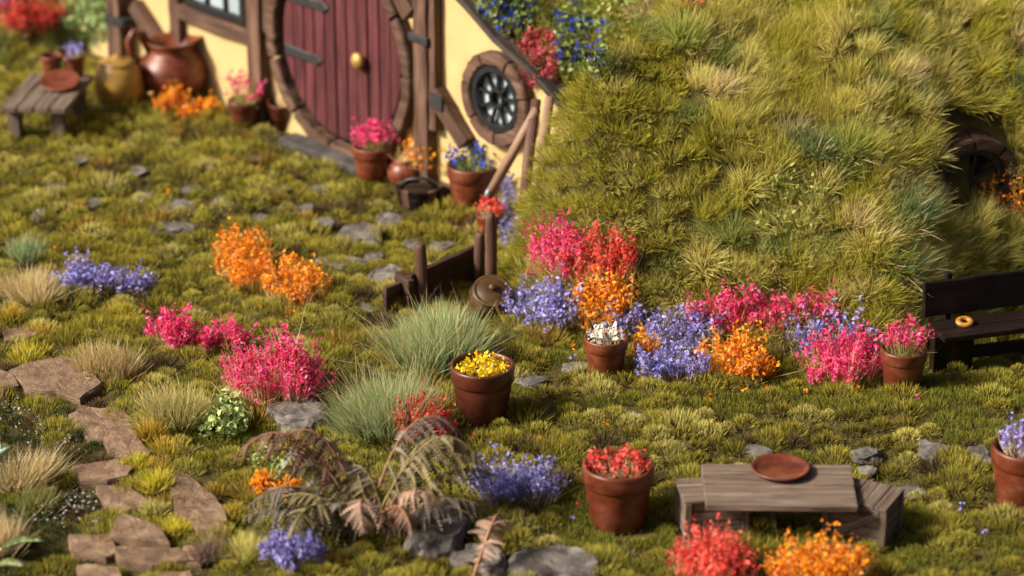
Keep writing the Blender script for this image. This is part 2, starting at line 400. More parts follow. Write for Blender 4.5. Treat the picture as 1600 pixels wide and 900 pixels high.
for zz, ln in ((.40, .62), (-.17, .58), (.85, .4)):
    half = math.sqrt(max(DR ** 2 - zz ** 2, 0)); x0 = -half + .03
    poly = [(x0, zz - .055), (x0 + ln * .7, zz - .045), (x0 + ln * .86, zz - .06), (x0 + ln, zz), (x0 + ln * .86, zz + .06), (x0 + ln * .7, zz + .045), (x0, zz + .055)]
    h = part('strap_hinge', prism(poly, -.085, -.06, .008), door, IRON)
ku, kz = Wl(574, 91)
part('door_knob', lathe([(.0, .0), (.05, .0), (.05, .01), (.03, .015), (.035, .03), (.075, .04), (.085, .07), (.06, .10), (0, .11)], 24), door, BRASS, T(ku - DCu, -.06, kz - DCz) @ RX(R(90)))
df = sub('door_frame', house, T(DCu, 0, DCz))
nb = 11
for k in range(nb):
    a0 = 2 * math.pi * k / nb + .012; a1 = 2 * math.pi * (k + 1) / nb - .012
    part('frame_segment', arc_seg(DR + .06, DR + .195, a0, a1, -.13, .02, 8, .012, k), df, TIMBER)
ds = part('doorstep', box(1.45, .24, .08, .02, .02, 6, 4), house, DSTONE, T(DCu + .02, -.20, .02))
# posts
def wpx(a, b): return Wl(*a), Wl(*b)
u, _ = Wl(672, 230)
wbeam('post', (u, -.05), (u, 2.2), .19, -.12, .02, seed=1)
wbeam('post', (u + .15, .62), (u + .15, 2.0), .09, -.10, .02, seed=2)
for zz in (1.12,):
    part('iron_band', box(.27, .16, .075, .01, 0, 1), house, IRON, T(u - .01, -.06, Wl(668, 56)[1]))
# the forked brace on the right of the post
b0, b1 = Wl(690, 140), Wl(738, 222)
wbeam('brace', b0, b1, .16, -.13, .02, seed=5)
part('iron_plate', box(.17, .02, .16, .006, 0, 1), house, IRON, T((b0[0] * .8 + b1[0] * .2), -.143, b0[1] * .85 + b1[1] * .15))
# brace from the post up over the door
c0, c1 = Wl(655, 20), Wl(622, -40)
wbeam('brace', c0, c1, .17, -.15, .02, seed=6)
# left of the door
u2, _ = Wl(414, 160)
wbeam('post', (u2, -.05), (u2, 2.4), .21, -.13, .02, seed=7)
wbeam('post', (u2 + .21, 1.0), (u2 + .25, 2.4), .14, -.11, .02, seed=8)
# window on the left with its sill
s0, s1 = Wl(286, 14), Wl(404, 48)
wbeam('window_sill', s0, (s1[0], s0[1]), .15, -.11, .02, seed=9)
u3, _ = Wl(283, 60)
wbeam('post', (u3, -.05), (u3, 2.6), .17, -.09, .02, seed=10)
win = sub('window', house, T((s0[0] + s1[0]) / 2, 0, s0[1] + .45))
ww_ = abs(s1[0] - s0[0]) - .35
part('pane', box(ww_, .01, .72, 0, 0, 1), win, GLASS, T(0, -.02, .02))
for k in (-1, 1): part('window_stile', box(.08, .06, .72, .01, .004, 3), win, BLACK, T(k * ww_ / 2, -.045, .02))
part('window_rail', box(ww_ + .08, .064, .08, .01, .004, 3), win, BLACK, T(0, -.047, -.32))
part('window_rail', box(ww_ + .08, .064, .08, .01, .004, 3), win, BLACK, T(0, -.047, .36))
for k in (-.17, .17): part('glazing_bar', box(.035, .05, .66, .006, 0, 1), win, BLACK, T(k * ww_, -.04, .02))
# far left corner: dark posts and a brace
for px_, w_, y_ in ((192, .16, -.14), (208, .10, -.20)):
    uu_, _ = Wl(px_, 80); wbeam('post', (uu_, -.05), (uu_, 2.4), w_, y_, .02, seed=px_)
d0, d1 = Wl(219, 4), Wl(256, 62)
wbeam('brace', d0, d1, .15, -.13, .02, seed=13)
part('iron_band', box(.34, .24, .08, .01, 0, 1), house, IRON, T(Wl(206, 30)[0], -.12, Wl(206, 26)[1]))
# low plinth along the wall foot
wbeam('plinth', (Wl(655, 230)[0], .03), (U_END - .2, .03), .14, -.08, .02, seed=15)
# round window
rw, rz_ = Wl(785, 152); 
_ro = abs(Wl(836, 152)[0] - Wl(733, 152)[0]) / 2
rwin = sub('round_window', house, T(rw, 0, rz_))
for k in range(7):
    a0 = 2 * math.pi * k / 7 + .25; a1 = a0 + 2 * math.pi / 7 - .02
    part('frame_segment', arc_seg(_ro - .12, _ro, a0, a1, -.12, .02, 8, .008, 30 + k), rwin, TIMBER)
ri = _ro - .122
part('iron_ring', arc_seg(ri - .07, ri - .004, 0, 2 * math.pi - .001, -.10, .01, 48, 0, 1, .006), rwin, BLACK)
hub = .10
part('hub_ring', arc_seg(hub - .035, hub, 0, 2 * math.pi - .001, -.085, -.02, 32, 0, 1, .005), rwin, BLACK)
for k in range(9):
    a = 2 * math.pi * k / 9 + .17
    L = ri - .06 - hub + .02; rm = hub - .01 + L / 2
    part('spoke', box(L, .04, .024, .004, 0, 1), rwin, BLACK, RY(-a) @ T(rm, -.05, 0))
    v = [((r) * math.cos(t), -.015, r * math.sin(t)) for r, t in [(hub - .03, a), (ri - .05, a)] + [(ri - .05, a + 2 * math.pi / 9 * j / 4) for j in range(1, 5)] + [(hub - .03, a + 2 * math.pi / 9)]]
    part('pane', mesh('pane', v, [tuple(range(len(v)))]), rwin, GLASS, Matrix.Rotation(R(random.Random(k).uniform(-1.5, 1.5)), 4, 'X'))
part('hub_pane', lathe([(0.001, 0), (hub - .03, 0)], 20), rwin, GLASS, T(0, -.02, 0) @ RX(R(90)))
# roof edge boards
for k in range(len(EU) - 1):
    p, q = (EU[k], EZ[k] + .015), (EU[k + 1], EZ[k + 1] + .015)
    wbeam('roof_edge_board', p, q, .060, -.10, .14, DARKT, house, 40 + k, .03, .008)

# ------------------------------------------------------------------ hillside round window
Mw = Matrix.Translation(Vector(BAYC)) @ RZ(BAY_A)
hw = thing('hillside_window', 'small dark round window sunk into the shaded grassy hillside', 'window', BAYC, BAY_A)
for k in range(8):
    a0 = 2 * math.pi * k / 8 + .1
    part('frame_segment', arc_seg(.30, .40, a0, a0 + 2 * math.pi / 8 - .02, -.06, .30, 6, .006, 60 + k), hw, REDWX)
part('backing', lathe([(.001, 0), (.38, 0), (.38, .12), (.001, .12)], 32), hw, BLACK, T(0, .27, 0) @ RX(R(90)))
part('pane', lathe([(.001, 0), (.30, 0)], 32), hw, GLASS2, T(0, .10, 0) @ RX(R(90)))
part('iron_ring', arc_seg(.23, .298, 0, 2 * math.pi - .001, .03, .12, 40, 0, 1, .005), hw, BLACK)
for k in range(6):
    part('spoke', box(.25, .035, .026, .004, 0, 1), hw, BLACK, RY(-(2 * math.pi * k / 6 + .4)) @ T(.125, .075, 0))

# ------------------------------------------------------------------ flowers
PINK = [(.84, .070, .24), (.88, .13, .32), (.78, .040, .18)]
RED = [(.80, .095, .075), (.84, .15, .12), (.72, .060, .055)]
ORANGE = [(.90, .33, .016), (.92, .41, .04), (.86, .24, .010)]
LILAC = [(.34, .32, .72), (.45, .43, .80), (.26, .23, .60)]
WHITE = [(.86, .84, .78), (.80, .78, .68)]
YELLOW = [(.90, .68, .02), (.85, .60, .015)]
BLUE = [(.035, .07, .52), (.05, .11, .66), (.03, .05, .34)]
STRAW = (.34, .27, .13); SAGE = (.16, .17, .08)

def flower_meshes(rng, tops, bases, cols, psz, m=(5, 10), span=.5, stem=STRAW, loose=.85, sw=.0055):
    """petal sprays at the top of thin stems; coordinates are final"""
    n = len(tops); P, Cc = [], []
    cols = np.array(cols)
    for i in range(n):
        k = rng.integers(m[0], m[1] + 1); t = 1 - rng.uniform(0, span, k)[:, None]
        P.append(bases[i] + (tops[i] - bases[i]) * t + rng.normal(0, psz * loose * .5, (k, 3)))
        cc = jcol(rng, cols[rng.integers(0, len(cols), k)] * rng.normal(1, .12), k, .17, .06)
        fade = np.where(rng.random((k, 1)) < .12, rng.uniform(.1, .4, (k, 1)), 0.0); Cc.append(cc * (1 - fade) + np.array([.62, .55, .45]) * fade)
    P = np.concatenate(P); Cc = np.concatenate(Cc)
    P = P + rng.normal(0, psz * .12, P.shape)
    pet = kit('blossoms', [petals(rng, P, psz * rng.uniform(.6, 1.35, len(P)), Cc)], PET)
    D = tops - bases; L = np.linalg.norm(D, axis=1)
    stv = [blades(rng, bases, D, L * .97, sw, jcol(rng, stem, n, .2), jcol(rng, np.array(stem) * 1.2, n, .2), .04)]
    # dry fibres of the tuft below the blossoms
    k = n * 3; j = rng.integers(0, n, k); D2 = D[j] + rng.normal(0, .35, (k, 3)) * L[j][:, None]
    stv.append(blades(rng, bases[j] + rng.normal(0, .02, (k, 3)) * [1, 1, 0], D2, L[j] * np.where(rng.random(k) < .05, rng.uniform(1.0, 1.5, k), rng.uniform(.45, .85, k)), sw, jcol(rng, stem, k, .25), jcol(rng, np.array(stem) * 1.25, k, .25), .1))
    return pet, kit('stems', stv, FIB)
def petal_fit(p): return max(.036, 7.2 * mpp(p))
NF = [0]
def clump(label, bbox, cols, dens=1.0, group=None, stem=STRAW, seed=None, slope=False, psz=None, hmul=1.0, h_=None, cat='flowers', m=(7, 12), name='flower_clump'):
    """free-standing flower clump filling the given picture box, standing on the ground below it"""
    NF[0] += 1; rng = np.random.default_rng(seed or 100 + NF[0])
    x0, x1, yt, yb = bbox; cx = (x0 + x1) / 2
    if slope: x0, x1 = cx - (cx - x0) * 1.08, cx + (x1 - cx) * 1.08
    g0 = surf(np.array([cx]), np.array([float(yb)]))[0] if slope else G(cx, yb)
    s = mpp(g0); ang = math.atan2(CAMH - g0[2], g0[1]); H = (yb - yt) * s; rx = (x1 - x0) / 2 * s
    n = int(max(14, dens * (x1 - x0) * (yb - yt) / 66.0))
    ps = psz or petal_fit(g0)
    if slope:
        # follow the slope: stems rooted all over the box
        h = h_ or min(.32, H * .6); hp = h * .9 / s
        a = rng.uniform(0, 2 * math.pi, n); r = np.sqrt(rng.random(n))
        px = cx + (x1 - x0) / 2 * .95 * r * np.cos(a); py = (yt + yb + hp) / 2 + max(8, (yb - yt - hp) / 2) * r * np.sin(a)
        b = surf(px, py); top = b + np.array([0, -.25, .9]) * (h * np.where(rng.random((n, 1)) < .15, rng.uniform(1.1, 1.6, (n, 1)), rng.uniform(.55, 1.0, (n, 1)))) + rng.normal(0, .04, (n, 3))
        b = b + np.array([0, 0, -.03])
    else:
        ry = min(rx * .8, H * .55); h = max((H - ry * math.sin(ang) * 1.5) / math.cos(ang), .45 * H) * hmul * 1.14
        c = g0 + np.array([0, ry * .85, 0])
        # several uneven sprays inside one clump
        ns = max(3, int(n / 9)); sa = rng.uniform(0, 6.283, ns); sr = np.sqrt(rng.random(ns)) * .86; sh = rng.uniform(.62, 1.08, ns); j = rng.integers(0, ns, n)
        ox = sr[j] * np.cos(sa[j]) + rng.normal(0, .15, n); oy = sr[j] * np.sin(sa[j]) + rng.normal(0, .17, n); r = np.minimum(np.hypot(ox, oy), 1.1)
        top = np.stack([c[0] + rx * .95 * ox, c[1] + ry * oy, h * (1 - .22 * r ** 2) * sh[j] * np.where(rng.random(n) < .14, rng.uniform(1.1, 1.38, n), rng.uniform(.60, 1.02, n))], 1)
        b = np.stack([c[0] + (top[:, 0] - c[0]) * .80, c[1] + (top[:, 1] - c[1]) * .72, np.zeros(n)], 1); b[:, 2] = height(b[:, 0], b[:, 1]) - .02; top[:, 2] += b[:, 2]
    o = b.mean(0); o[2] = b[:, 2].min()
    t = thing(name, label, cat, o, 0, group)
    tall = (yb - yt) > 1.15 * (x1 - x0) and not slope
    pm, sm = flower_meshes(rng, top - o, b - o, cols, ps, (10, 18) if tall else m, stem=stem, span=.85 if tall else .5)
    part('blossoms', pm, t); part('stems', sm, t)
    return t

# ------------------------------------------------------------------ pots
POTP = [(.0, .0), (.355, .0), (.372, .02), (.455, .66), (.458, .70), (.478, .715), (.486, .73), (.500, .955), (.495, .985), (.475, 1.0), (.445, .99), (.437, .95), (.425, .80), (0.0, .79)]
def pot(label, px, py, wpx, mat=TERRA, cols=None, fl=None, seed=0, asp=.92, group=None, tilt=0, soil=True, cat='flower pot', psz=None, nst=34, hgt=.75, spread=.95, z=None, m=(5, 10), stem=STRAW, name='potted_flowers', leaf=None, yoff=0):
    """terracotta pot standing at the picture point (middle of its foot), its rim wpx wide"""
    p = G(px, py); p[2] = float(height(p[0], p[1])) if z is None else z
    if z is not None: p = G(px, py, z)
    D = wpx * mpp(p); H = D * asp
    t = thing(name, label, cat, p, 0, group); rng = np.random.default_rng(500 + seed)
    Mx = RX(tilt)
    pm = lathe([(r * D, q * H) for r, q in POTP[:-1]] + [(.42 * D, .79 * H)], 44, .012, seed)
    b = part('pot', pm, t, mat, Mx)
    if soil: part('soil', lathe([(.423 * D, .80 * H), (.3 * D, .825 * H), (.001, .83 * H)], 24, .03, seed), b, SOIL)
    if cols is not None:
        n = nst; a = rng.uniform(0, 2 * math.pi, n); r = np.sqrt(rng.random(n))
        base = np.stack([.30 * D * r * np.cos(a), .30 * D * r * np.sin(a), np.full(n, .82 * H)], 1)
        hh = hgt * D * rng.uniform(.65, 1.05, n) * (1 - .3 * r ** 2)
        top = base * [spread * 1.6, spread * 1.6, 1] + np.stack([rng.normal(0, .03 * D, n), rng.normal(0, .03 * D, n), hh], 1)
        pmesh, smesh = flower_meshes(rng, top, base, cols, psz or petal_fit(p), m, stem=stem, span=.45)
        part('blossoms', pmesh, t); part('stems', smesh, t)
        if leaf is not None:
            k = 70; j = rng.integers(0, n, k); q = base[j] + (top[j] - base[j]) * rng.uniform(.2, .8, (k, 1)) + rng.normal(0, .03, (k, 3))
            part('leaves', kit('leaves', [leaves(rng, q, rng.normal(size=(k, 3)) + [0, 0, .5], .055 * rng.uniform(.6, 1.3, k), jcol(rng, leaf, k, .2))], LEAFM), t)
    return t
pot('terracotta pot of scarlet flowers standing left of the low plank table', 965, 812, 113, TERRA, RED, seed=1, hgt=.38, nst=44, spread=.9)
pot('glossy brown pot of yellow flowers beside the big green grass tuft', 754, 654, 101, TERRAD, YELLOW, seed=2, hgt=.26, nst=60, spread=.85, stem=(.4, .3, .1))
pot('small terracotta pot of white flowers among the flower beds', 946, 586, 70, TERRA, WHITE, seed=3, hgt=.42, nst=26, spread=.8, m=(3, 5), psz=.05)
pot('small terracotta pot of pink flowers next to the dark bench', 1409, 606, 74, TERRA, PINK, seed=4, hgt=.85, nst=46, spread=1.25, stem=(.22, .20, .07))
pot('terracotta pot of lilac flowers cut off by the picture edge', 1596, 786, 106, TERRA, LILAC, seed=5, hgt=.62, nst=44, spread=.85, stem=(.36, .30, .2))
pot('terracotta pot of pink flowers at the foot of the maroon door', 583, 280, 64, TERRA, PINK, seed=6, hgt=.85, nst=44, spread=1.3, stem=(.22, .20, .07))
pot('tall terracotta pot of blue flowers under the round spoked window', 738, 326, 80, TERRA, BLUE, seed=7, hgt=.70, nst=40, spread=1.2, stem=(.16, .19, .07), m=(2, 5), leaf=(.10, .13, .03), psz=.045)
pot('tiny terracotta pot of red flowers behind the tall wooden stake', 764, 372, 42, TERRA, RED, seed=8, hgt=.85, nst=24, spread=1.1)
pot('dark glazed pot of pink flowers under the cottage window', 383, 197, 52, TERRAD, PINK, seed=9, hgt=1.15, nst=40, spread=1.7, stem=(.22, .20, .07), m=(3, 6))
# empty upturned pot against the left side of the door frame
p = G(442, 196); d = .30
t = thing('clay_pot', 'empty brick-red clay pot leaning against the left of the door frame', 'flower pot', p, 0)
part('pot', lathe([(r * d, q * d) for r, q in POTP[:-1]] + [(.42 * d, .3 * d), (.001, .3 * d)], 32, .01, 3), t, TERRAD, RX(R(12)))

def lathe_thing(name, label, cat, px, py, prof, mat, z=None, M=None, partname='body', jit=.01):
    p = G(px, py, z or 0); 
    if z is None: p[2] = float(height(p[0], p[1]))
    t = thing(name, label, cat, p); b = part(partname, lathe(prof, 48, jit, px), t, mat, M or Matrix())
    return t, b, p
# big jug by the wall
p = G(272, 152); s = mpp(p); k = s * 108
t = thing('clay_jug', 'big round red-brown clay jug with handle and spout by the yellow wall', 'jug', p, R(8))
jb = part('body', lathe([(0, 0), (.30 * k, 0), (.40 * k, .08 * k), (.50 * k, .26 * k), (.52 * k, .42 * k), (.46 * k, .58 * k), (.35 * k, .68 * k), (.30 * k, .74 * k), (.33 * k, .82 * k), (.37 * k, .87 * k), (.34 * k, .87 * k), (.27 * k, .74 * k), (.001, .6 * k)], 48, .01, 5), t, TERRA)
part('handle', tube([(-.30 * k, 0, .72 * k), (-.42 * k, 0, .98 * k), (-.52 * k, 0, 1.02 * k), (-.60 * k, 0, .88 * k), (-.58 * k, 0, .66 * k), (-.46 * k, 0, .52 * k)], [.075 * k, .07 * k, .065 * k, .065 * k, .06 * k, .06 * k], 12), t, TERRA)
part('spout', mesh('spout', [(.25 * k, -.16 * k, .78 * k), (.25 * k, .16 * k, .78 * k), (.58 * k, 0, .93 * k), (.30 * k, -.17 * k, .88 * k), (.30 * k, .17 * k, .88 * k), (.56 * k, 0, .96 * k)], [(0, 2, 5, 3), (2, 1, 4, 5), (3, 5, 4)]), t, TERRA)
# mustard jar
p = G(187, 168); k = mpp(p) * 78
t = thing('mustard_jar', 'mustard yellow egg-shaped jar with a lid beside the wooden bench', 'jar', p)
part('body', lathe([(0, 0), (.30 * k, 0), (.42 * k, .18 * k), (.50 * k, .45 * k), (.47 * k, .72 * k), (.36 * k, .92 * k), (.30 * k, .97 * k)], 48, .01, 6), t, MUSTARD)
l = part('lid', lathe([(.36 * k, .93 * k), (.37 * k, .965 * k), (.25 * k, 1.01 * k), (.10 * k, 1.06 * k), (.06 * k, 1.12 * k), (0, 1.14 * k)], 40, .01, 7), t, MUSTARD)
# brown lidded jar by the plank fence, tipped towards the viewer
p = G(764, 490); k = mpp(p) * 70
t = thing('brown_jar', 'round brown lidded jar tipped forward beside the wooden stakes', 'jar', p)
M = T(0, .10, -.02) @ RZ(R(10)) @ RX(R(32))
part('body', lathe([(0, 0), (.30 * k, .0), (.44 * k, .12 * k), (.52 * k, .36 * k), (.50 * k, .58 * k), (.42 * k, .74 * k), (.38 * k, .78 * k)], 48, .01, 8), t, OCHREJ, M)
l = part('lid', lathe([(.37 * k, .76 * k), (.435 * k, .77 * k), (.44 * k, .80 * k), (.38 * k, .815 * k), (.36 * k, .80 * k), (.33 * k, .82 * k), (.20 * k, .87 * k), (.11 * k, .885 * k)], 40, .006, 9), t, OCHREJ, M)
part('knob', lathe([(.05 * k, .87 * k), (.055 * k, .90 * k), (.085 * k, .93 * k), (.09 * k, .96 * k), (.06 * k, .99 * k), (0, 1.0 * k)], 24), l, OCHREJ)
# little jug with orange flowers, wooden tub
p = G(634, 288); k = mpp(p) * 58
t = thing('flower_jug', 'small clay jug holding orange flowers between two terracotta pots', 'jug', p)
part('body', lathe([(0, 0), (.30 * k, 0), (.46 * k, .18 * k), (.5 * k, .38 * k), (.42 * k, .58 * k), (.30 * k, .68 * k), (.36 * k, .78 * k), (.33 * k, .78 * k), (.27 * k, .66 * k), (.001, .6 * k)], 40, .01, 4), t, TERRA)
part('handle', tube([(-.28 * k, 0, .70 * k), (-.42 * k, 0, .84 * k), (-.54 * k, 0, .74 * k), (-.52 * k, 0, .5 * k), (-.44 * k, 0, .4 * k)], .05 * k, 10), t, TERRA)
rng = np.random.default_rng(77); n = 60; a = rng.uniform(0, 6.28, n); r = np.sqrt(rng.random(n))
base = np.stack([.2 * k * r * np.cos(a), .2 * k * r * np.sin(a), np.full(n, .62 * k)], 1); top = base * [2.6, 2.2, 1] + np.stack([.70 * k + 0 * r, -.15 * k + 0 * r, k * rng.uniform(.0, .75, n)], 1)
pm, sm = flower_meshes(rng, top, base, ORANGE, .05, (5, 9)); part('blossoms', pm, t); part('stems', sm, t)
p = G(655, 316); k = mpp(p) * 72
t = thing('wooden_tub', 'low dark wooden tub in front of the small clay jug', 'tub', p)
nst = 14
for q in range(nst):
    a0 = 2 * math.pi * q / nst
    part('stave', box(.40 * k, .035, 2 * math.pi * .45 * k / nst - .006, .006, .003, 2, q), t, DARKW if q % 3 else TIMBER, RZ(a0) @ T(.43 * k, 0, .20 * k) @ RY(R(-80)) @ RX(R(90)))
part('hoop', arc_seg(.452 * k, .475 * k, 0, 6.282, -.04, .02, 32, 0, 1, .004), t, IRON, T(0, 0, .28 * k) @ RX(R(90)))
part('soil', lathe([(.42 * k, .30 * k), (.25 * k, .36 * k), (.001, .37 * k)], 24, .08, 2), t, SOIL)
part('handle', tube([(-.40 * k, 0, .38 * k), (-.25 * k, -.1 * k, .56 * k), (.1 * k, -.15 * k, .62 * k), (.40 * k, 0, .38 * k)], .014, 8), t, IRON)

# ------------------------------------------------------------------ spade and tool handles leaning on the wall
def rod_thing(name, label, cat, a, b, r, mat=HANDLE):
    a, b = Vector(a), Vector(b); t = thing(name, label, cat, a)
    d = b - a; q = d.to_track_quat('Z', 'Y').to_matrix().to_4x4(); L = d.length
    return t, q, L
def wall_pt(px, py, y): 
    u, z = Wl(px, py, y); return W0 + WU * u + WN * y + np.array([0, 0, z])
a = G(741, 346, .03); b = wall_pt(838, 172, -.30)
t, q, L = rod_thing('spade', 'spade with long pale wooden handle leaning against the wall by the round window', 'spade', a, b, .03)
part('handle', tube([(0, 0, L * .27), (.008, 0, L * .6), (0, 0, L)], [.045, .048, .042], 12), t, HANDLE, q)
part('socket', tube([(0, 0, L * .10), (0, 0, L * .30)], [.035, .052], 12), t, STEEL, q)
bl = [(-.13, 0, .10 * L), (.13, 0, .10 * L), (.14, .02, -.02 * L), (.07, .03, -.12 * L), (0, .035, -.15 * L), (-.07, .03, -.12 * L), (-.14, .02, -.02 * L), (0, -.02, .0)]
bm_ = mesh('blade', bl, [(0, 7, 1), (1, 7, 2), (2, 7, 3), (3, 7, 4), (4, 7, 5), (5, 7, 6), (6, 7, 0)])
so_ = part('blade', bm_, t, STEEL, q @ RZ(R(20))); so_.modifiers.new('thick', 'SOLIDIFY').thickness = .015
for (ta, tb, lb) in (((838, 156), (826, 262), 'brown tool handle leaning between the spade and the pale pole'), ((859, 152), (846, 265), 'pale wooden pole leaning at the right end of the yellow wall')):
    b = wall_pt(*ta, -.22); a = wall_pt(*tb, -.5); a = a + (a - b) * .6; a[2] = max(a[2], 0)
    t, q, L = rod_thing('tool_handle', lb, 'tool', a, b, .03)
    part('shaft', tube([(0, 0, 0), (.012, 0, L * .5), (0, 0, L)], [.05, .052, .045], 12), t, HANDLE if 'pale' in lb[:5] else REDW, q)
p = G(730, 356); t = thing('clay_saucer', 'brown clay saucer lying on the moss by the spade blade', 'saucer', p)
part('dish', lathe([(0, .01), (.16, .01), (.19, .06), (.205, .075), (.19, .08), (.15, .035), (.001, .03)], 36, .01, 2), t, TERRAD)

# ------------------------------------------------------------------ plank fence with stakes
F0, F1 = G(640, 488), G(750, 438); fd = F1 - F0; fa = math.atan2(fd[1], fd[0]); FL = float(np.hypot(fd[0], fd[1]))
fence = thing('plank_fence', 'short weathered plank fence held by round wooden stakes behind the grass tuft', 'fence', F0, fa)
for k, (z, h, dx) in enumerate(((.085, .17, 0), (.262, .175, .02))):
    part('plank', box(FL - dx, .06, h, .012, .012, 9, k), fence, REDWX, T(FL / 2, 0, z))
for k, (z, h) in enumerate(((.08, .16), (.24, .14))):
    part('plank', box(.26, .06, h, .012, .012, 4, 9 + k), fence, REDWX, T(.02, .0, z) @ RZ(R(70)) @ T(.08, .02, 0))
part('plank', box(.22, .05, .27, .012, .010, 4, 21), fence, REDWX, T(-.10, .10, .13))
def stake(px, base_y, top_y, r, seed):
    p = G(px, base_y); s = mpp(p); h = (base_y - top_y) * s / math.cos(R(24)); l = (T(*F0) @ RZ(fa)).inverted() @ Vector(p)
    part('stake', lathe([(r * .9, 0), (r, h * .4), (r * 1.02, h * .7), (r * .9, h * .93), (r * .8, h * .98), (r * .45, h), (0, h)], 14, .12, seed), fence, REDW, T(l.x, l.y, -.02) @ RX(R(random.Random(seed).uniform(-2, 2))))
stake(660, 484, 379, .052, 1); stake(748, 450, 360, .048, 2); stake(769, 468, 333, .050, 3)

# ------------------------------------------------------------------ left bench with pots
b0, b1 = G(2, 165, .42), G(104, 168, .42); bd = b1 - b0; ba = math.atan2(bd[1], bd[0]); BL = float(np.hypot(bd[0], bd[1]))
far = G(146, 118, .42) - b1; BD = float(np.hypot(far[0], far[1])); fa2 = math.atan2(far[1], far[0])
lb = thing('plank_bench', 'low grey plank bench with pots on it beside the mustard jar', 'bench', (b0[0], b0[1], 0), ba)
sk = fa2 - ba
ex = Vector((math.cos(sk), math.sin(sk), 0))
for k in range(4):
    w = BL / 4
    c = Vector((w * (k + .5), 0, .39)) + ex * (BD / 2)
    part('plank', box(BD + .06, w - .012, .06, .010, .006, 6, k), lb, GREYW, Matrix.Translation(c) @ RZ(sk))
for (x, y) in ((.09, .12), (BL - .12, .12), (.09, BD - .15), (BL - .12, BD - .15)):
    c = Vector((x, 0, .18)) + ex * y
    part('leg', box(.37, .13, .13, .012, .006, 3, int(x * 9 + y * 5)), lb, GREYW, Matrix.Translation(c) @ RZ(sk) @ RY(R(90)))
pot('small round clay pot of lilac flowers on the plank bench, nearer the yellow jar', 118, 118, 34, TERRA, LILAC, seed=21, asp=1.0, z=.42, hgt=.75, nst=20, spread=1.4, m=(3, 6))
pot('small empty clay pot at the left of the two on the plank bench', 82, 118, 34, TERRA, None, seed=22, asp=1.0, z=.42, name='clay_pot')
p = G(94, 137, .42); t = thing('clay_plate', 'red clay plate leaning on the pots on the plank bench', 'plate', p)
part('dish', lathe([(0, .01), (.15, .01), (.19, .03), (.205, .045), (.19, .05), (.14, .03), (.001, .028)], 40, .01, 3), t, TERRA, T(0, .02, .035) @ RX(R(14)))

# ------------------------------------------------------------------ table: plank top on two crates, a plate on it
def crate(label, fl, fr, bl, H, seed, brace):
    fl, fr, bl = np.array(fl), np.array(fr), np.array(bl); d = fr - fl; a = math.atan2(d[1], d[0]); Wd = float(np.hypot(d[0], d[1]))
    n = np.array([-math.sin(a), math.cos(a)]); Dp = abs(float((bl - fl)[:2] @ n))
    t = thing('wooden_crate', label, 'crate', (fl[0], fl[1], 0), a); pt = .05
    for x in (0, Wd):
        for y in (0, Dp):
            part('corner_post', box(H, pt, pt, .006, .003, 3, seed), t, GREYW, T(x + (pt / 2 if x == 0 else -pt / 2), y + (pt / 2 if y == 0 else -pt / 2), H / 2) @ RY(R(90)))
    nr = 4
    for r in range(nr):
        z = H * (r + .5) / nr; h = H / nr - .008
        for y in (.024, Dp - .024): part('slat', box(Wd - 2 * pt - .004, .018, h, .004, .002, 3, seed + r), t, GREYW, T(Wd / 2, y, z))
        for x in (.024, Wd - .024): part('slat', box(Dp - 2 * pt - .004, .018, h, .004, .002, 3, seed + r + 9), t, GREYW, T(x, Dp / 2, z) @ RZ(R(90)))
    if brace:
        L = math.hypot(Wd - 2 * pt, H - .04)
        part('brace', box(L - .05, .018, .055, .004, .002, 3, seed), t, GREYW, T(Wd / 2, .006, H / 2) @ RY(-math.atan2(H - .06, Wd - 2 * pt)))
        part('rail', box(Wd - 2 * pt - .004, .022, .055, .004, .002, 3, seed), t, GREYW, T(Wd / 2, .008, H - .03))
    npl = 5
    for k in range(npl):
        part('top_plank', box(Wd + .012 if not brace else Dp + .012, (Dp if not brace else Wd) / npl - .008, .022, .004, .003, 4, seed + k + 30), t, GREYW,
             (T(Wd / 2, Dp * (k + .5) / npl, H + .011)) if not brace else (T(Wd * (k + .5) / npl, Dp / 2, H + .011) @ RZ(R(90))))
    return t
HC = .315
cl_f, cl_b = G(1071, 789, HC), G(1055, 752, HC)
dd = unit((cl_b - cl_f)[:2]); wd = np.array([dd[1], -dd[0]]) * .48
crate('wooden crate carrying the left end of the plank table', cl_f, cl_f + np.array([*wd, 0]), cl_b, HC, 3, False)
cr_fl, cr_fr, cr_br = G(1286, 779, HC), G(1385, 801, HC), G(1424, 770, HC)
crate('wooden crate with diagonal brace carrying the right end of the plank table', cr_fl, cr_fr, cr_fl + (cr_br - cr_fr), HC, 5, True)
TZ = HC + .024
ta, tb, tc_ = G(1103, 789, TZ + .05), G(1341, 791, TZ + .05), G(1108, 724, TZ + .05)
d = tb - ta; aa = math.atan2(d[1], d[0]); TL = float(np.hypot(d[0], d[1])); TD = abs(float((tc_ - ta)[:2] @ np.array([-math.sin(aa), math.cos(aa)])))
tt = thing('table_top', 'weathered plank table top laid across two crates', 'table', (ta[0], ta[1], TZ), aa)
for k, (y0, y1) in enumerate(((0, .52), (.52, 1))):
    part('plank', box(TL + .012 * k, TD * (y1 - y0) - .004, .05, .008, .004, 10, k), tt, GREYW, T(TL / 2, TD * (y0 + y1) / 2, .025))
p = G(1219, 738, TZ + .05); k = mpp(p) * 92
t = thing('clay_plate', 'red-brown clay plate on the weathered table top', 'plate', (p[0], p[1], TZ + .051))
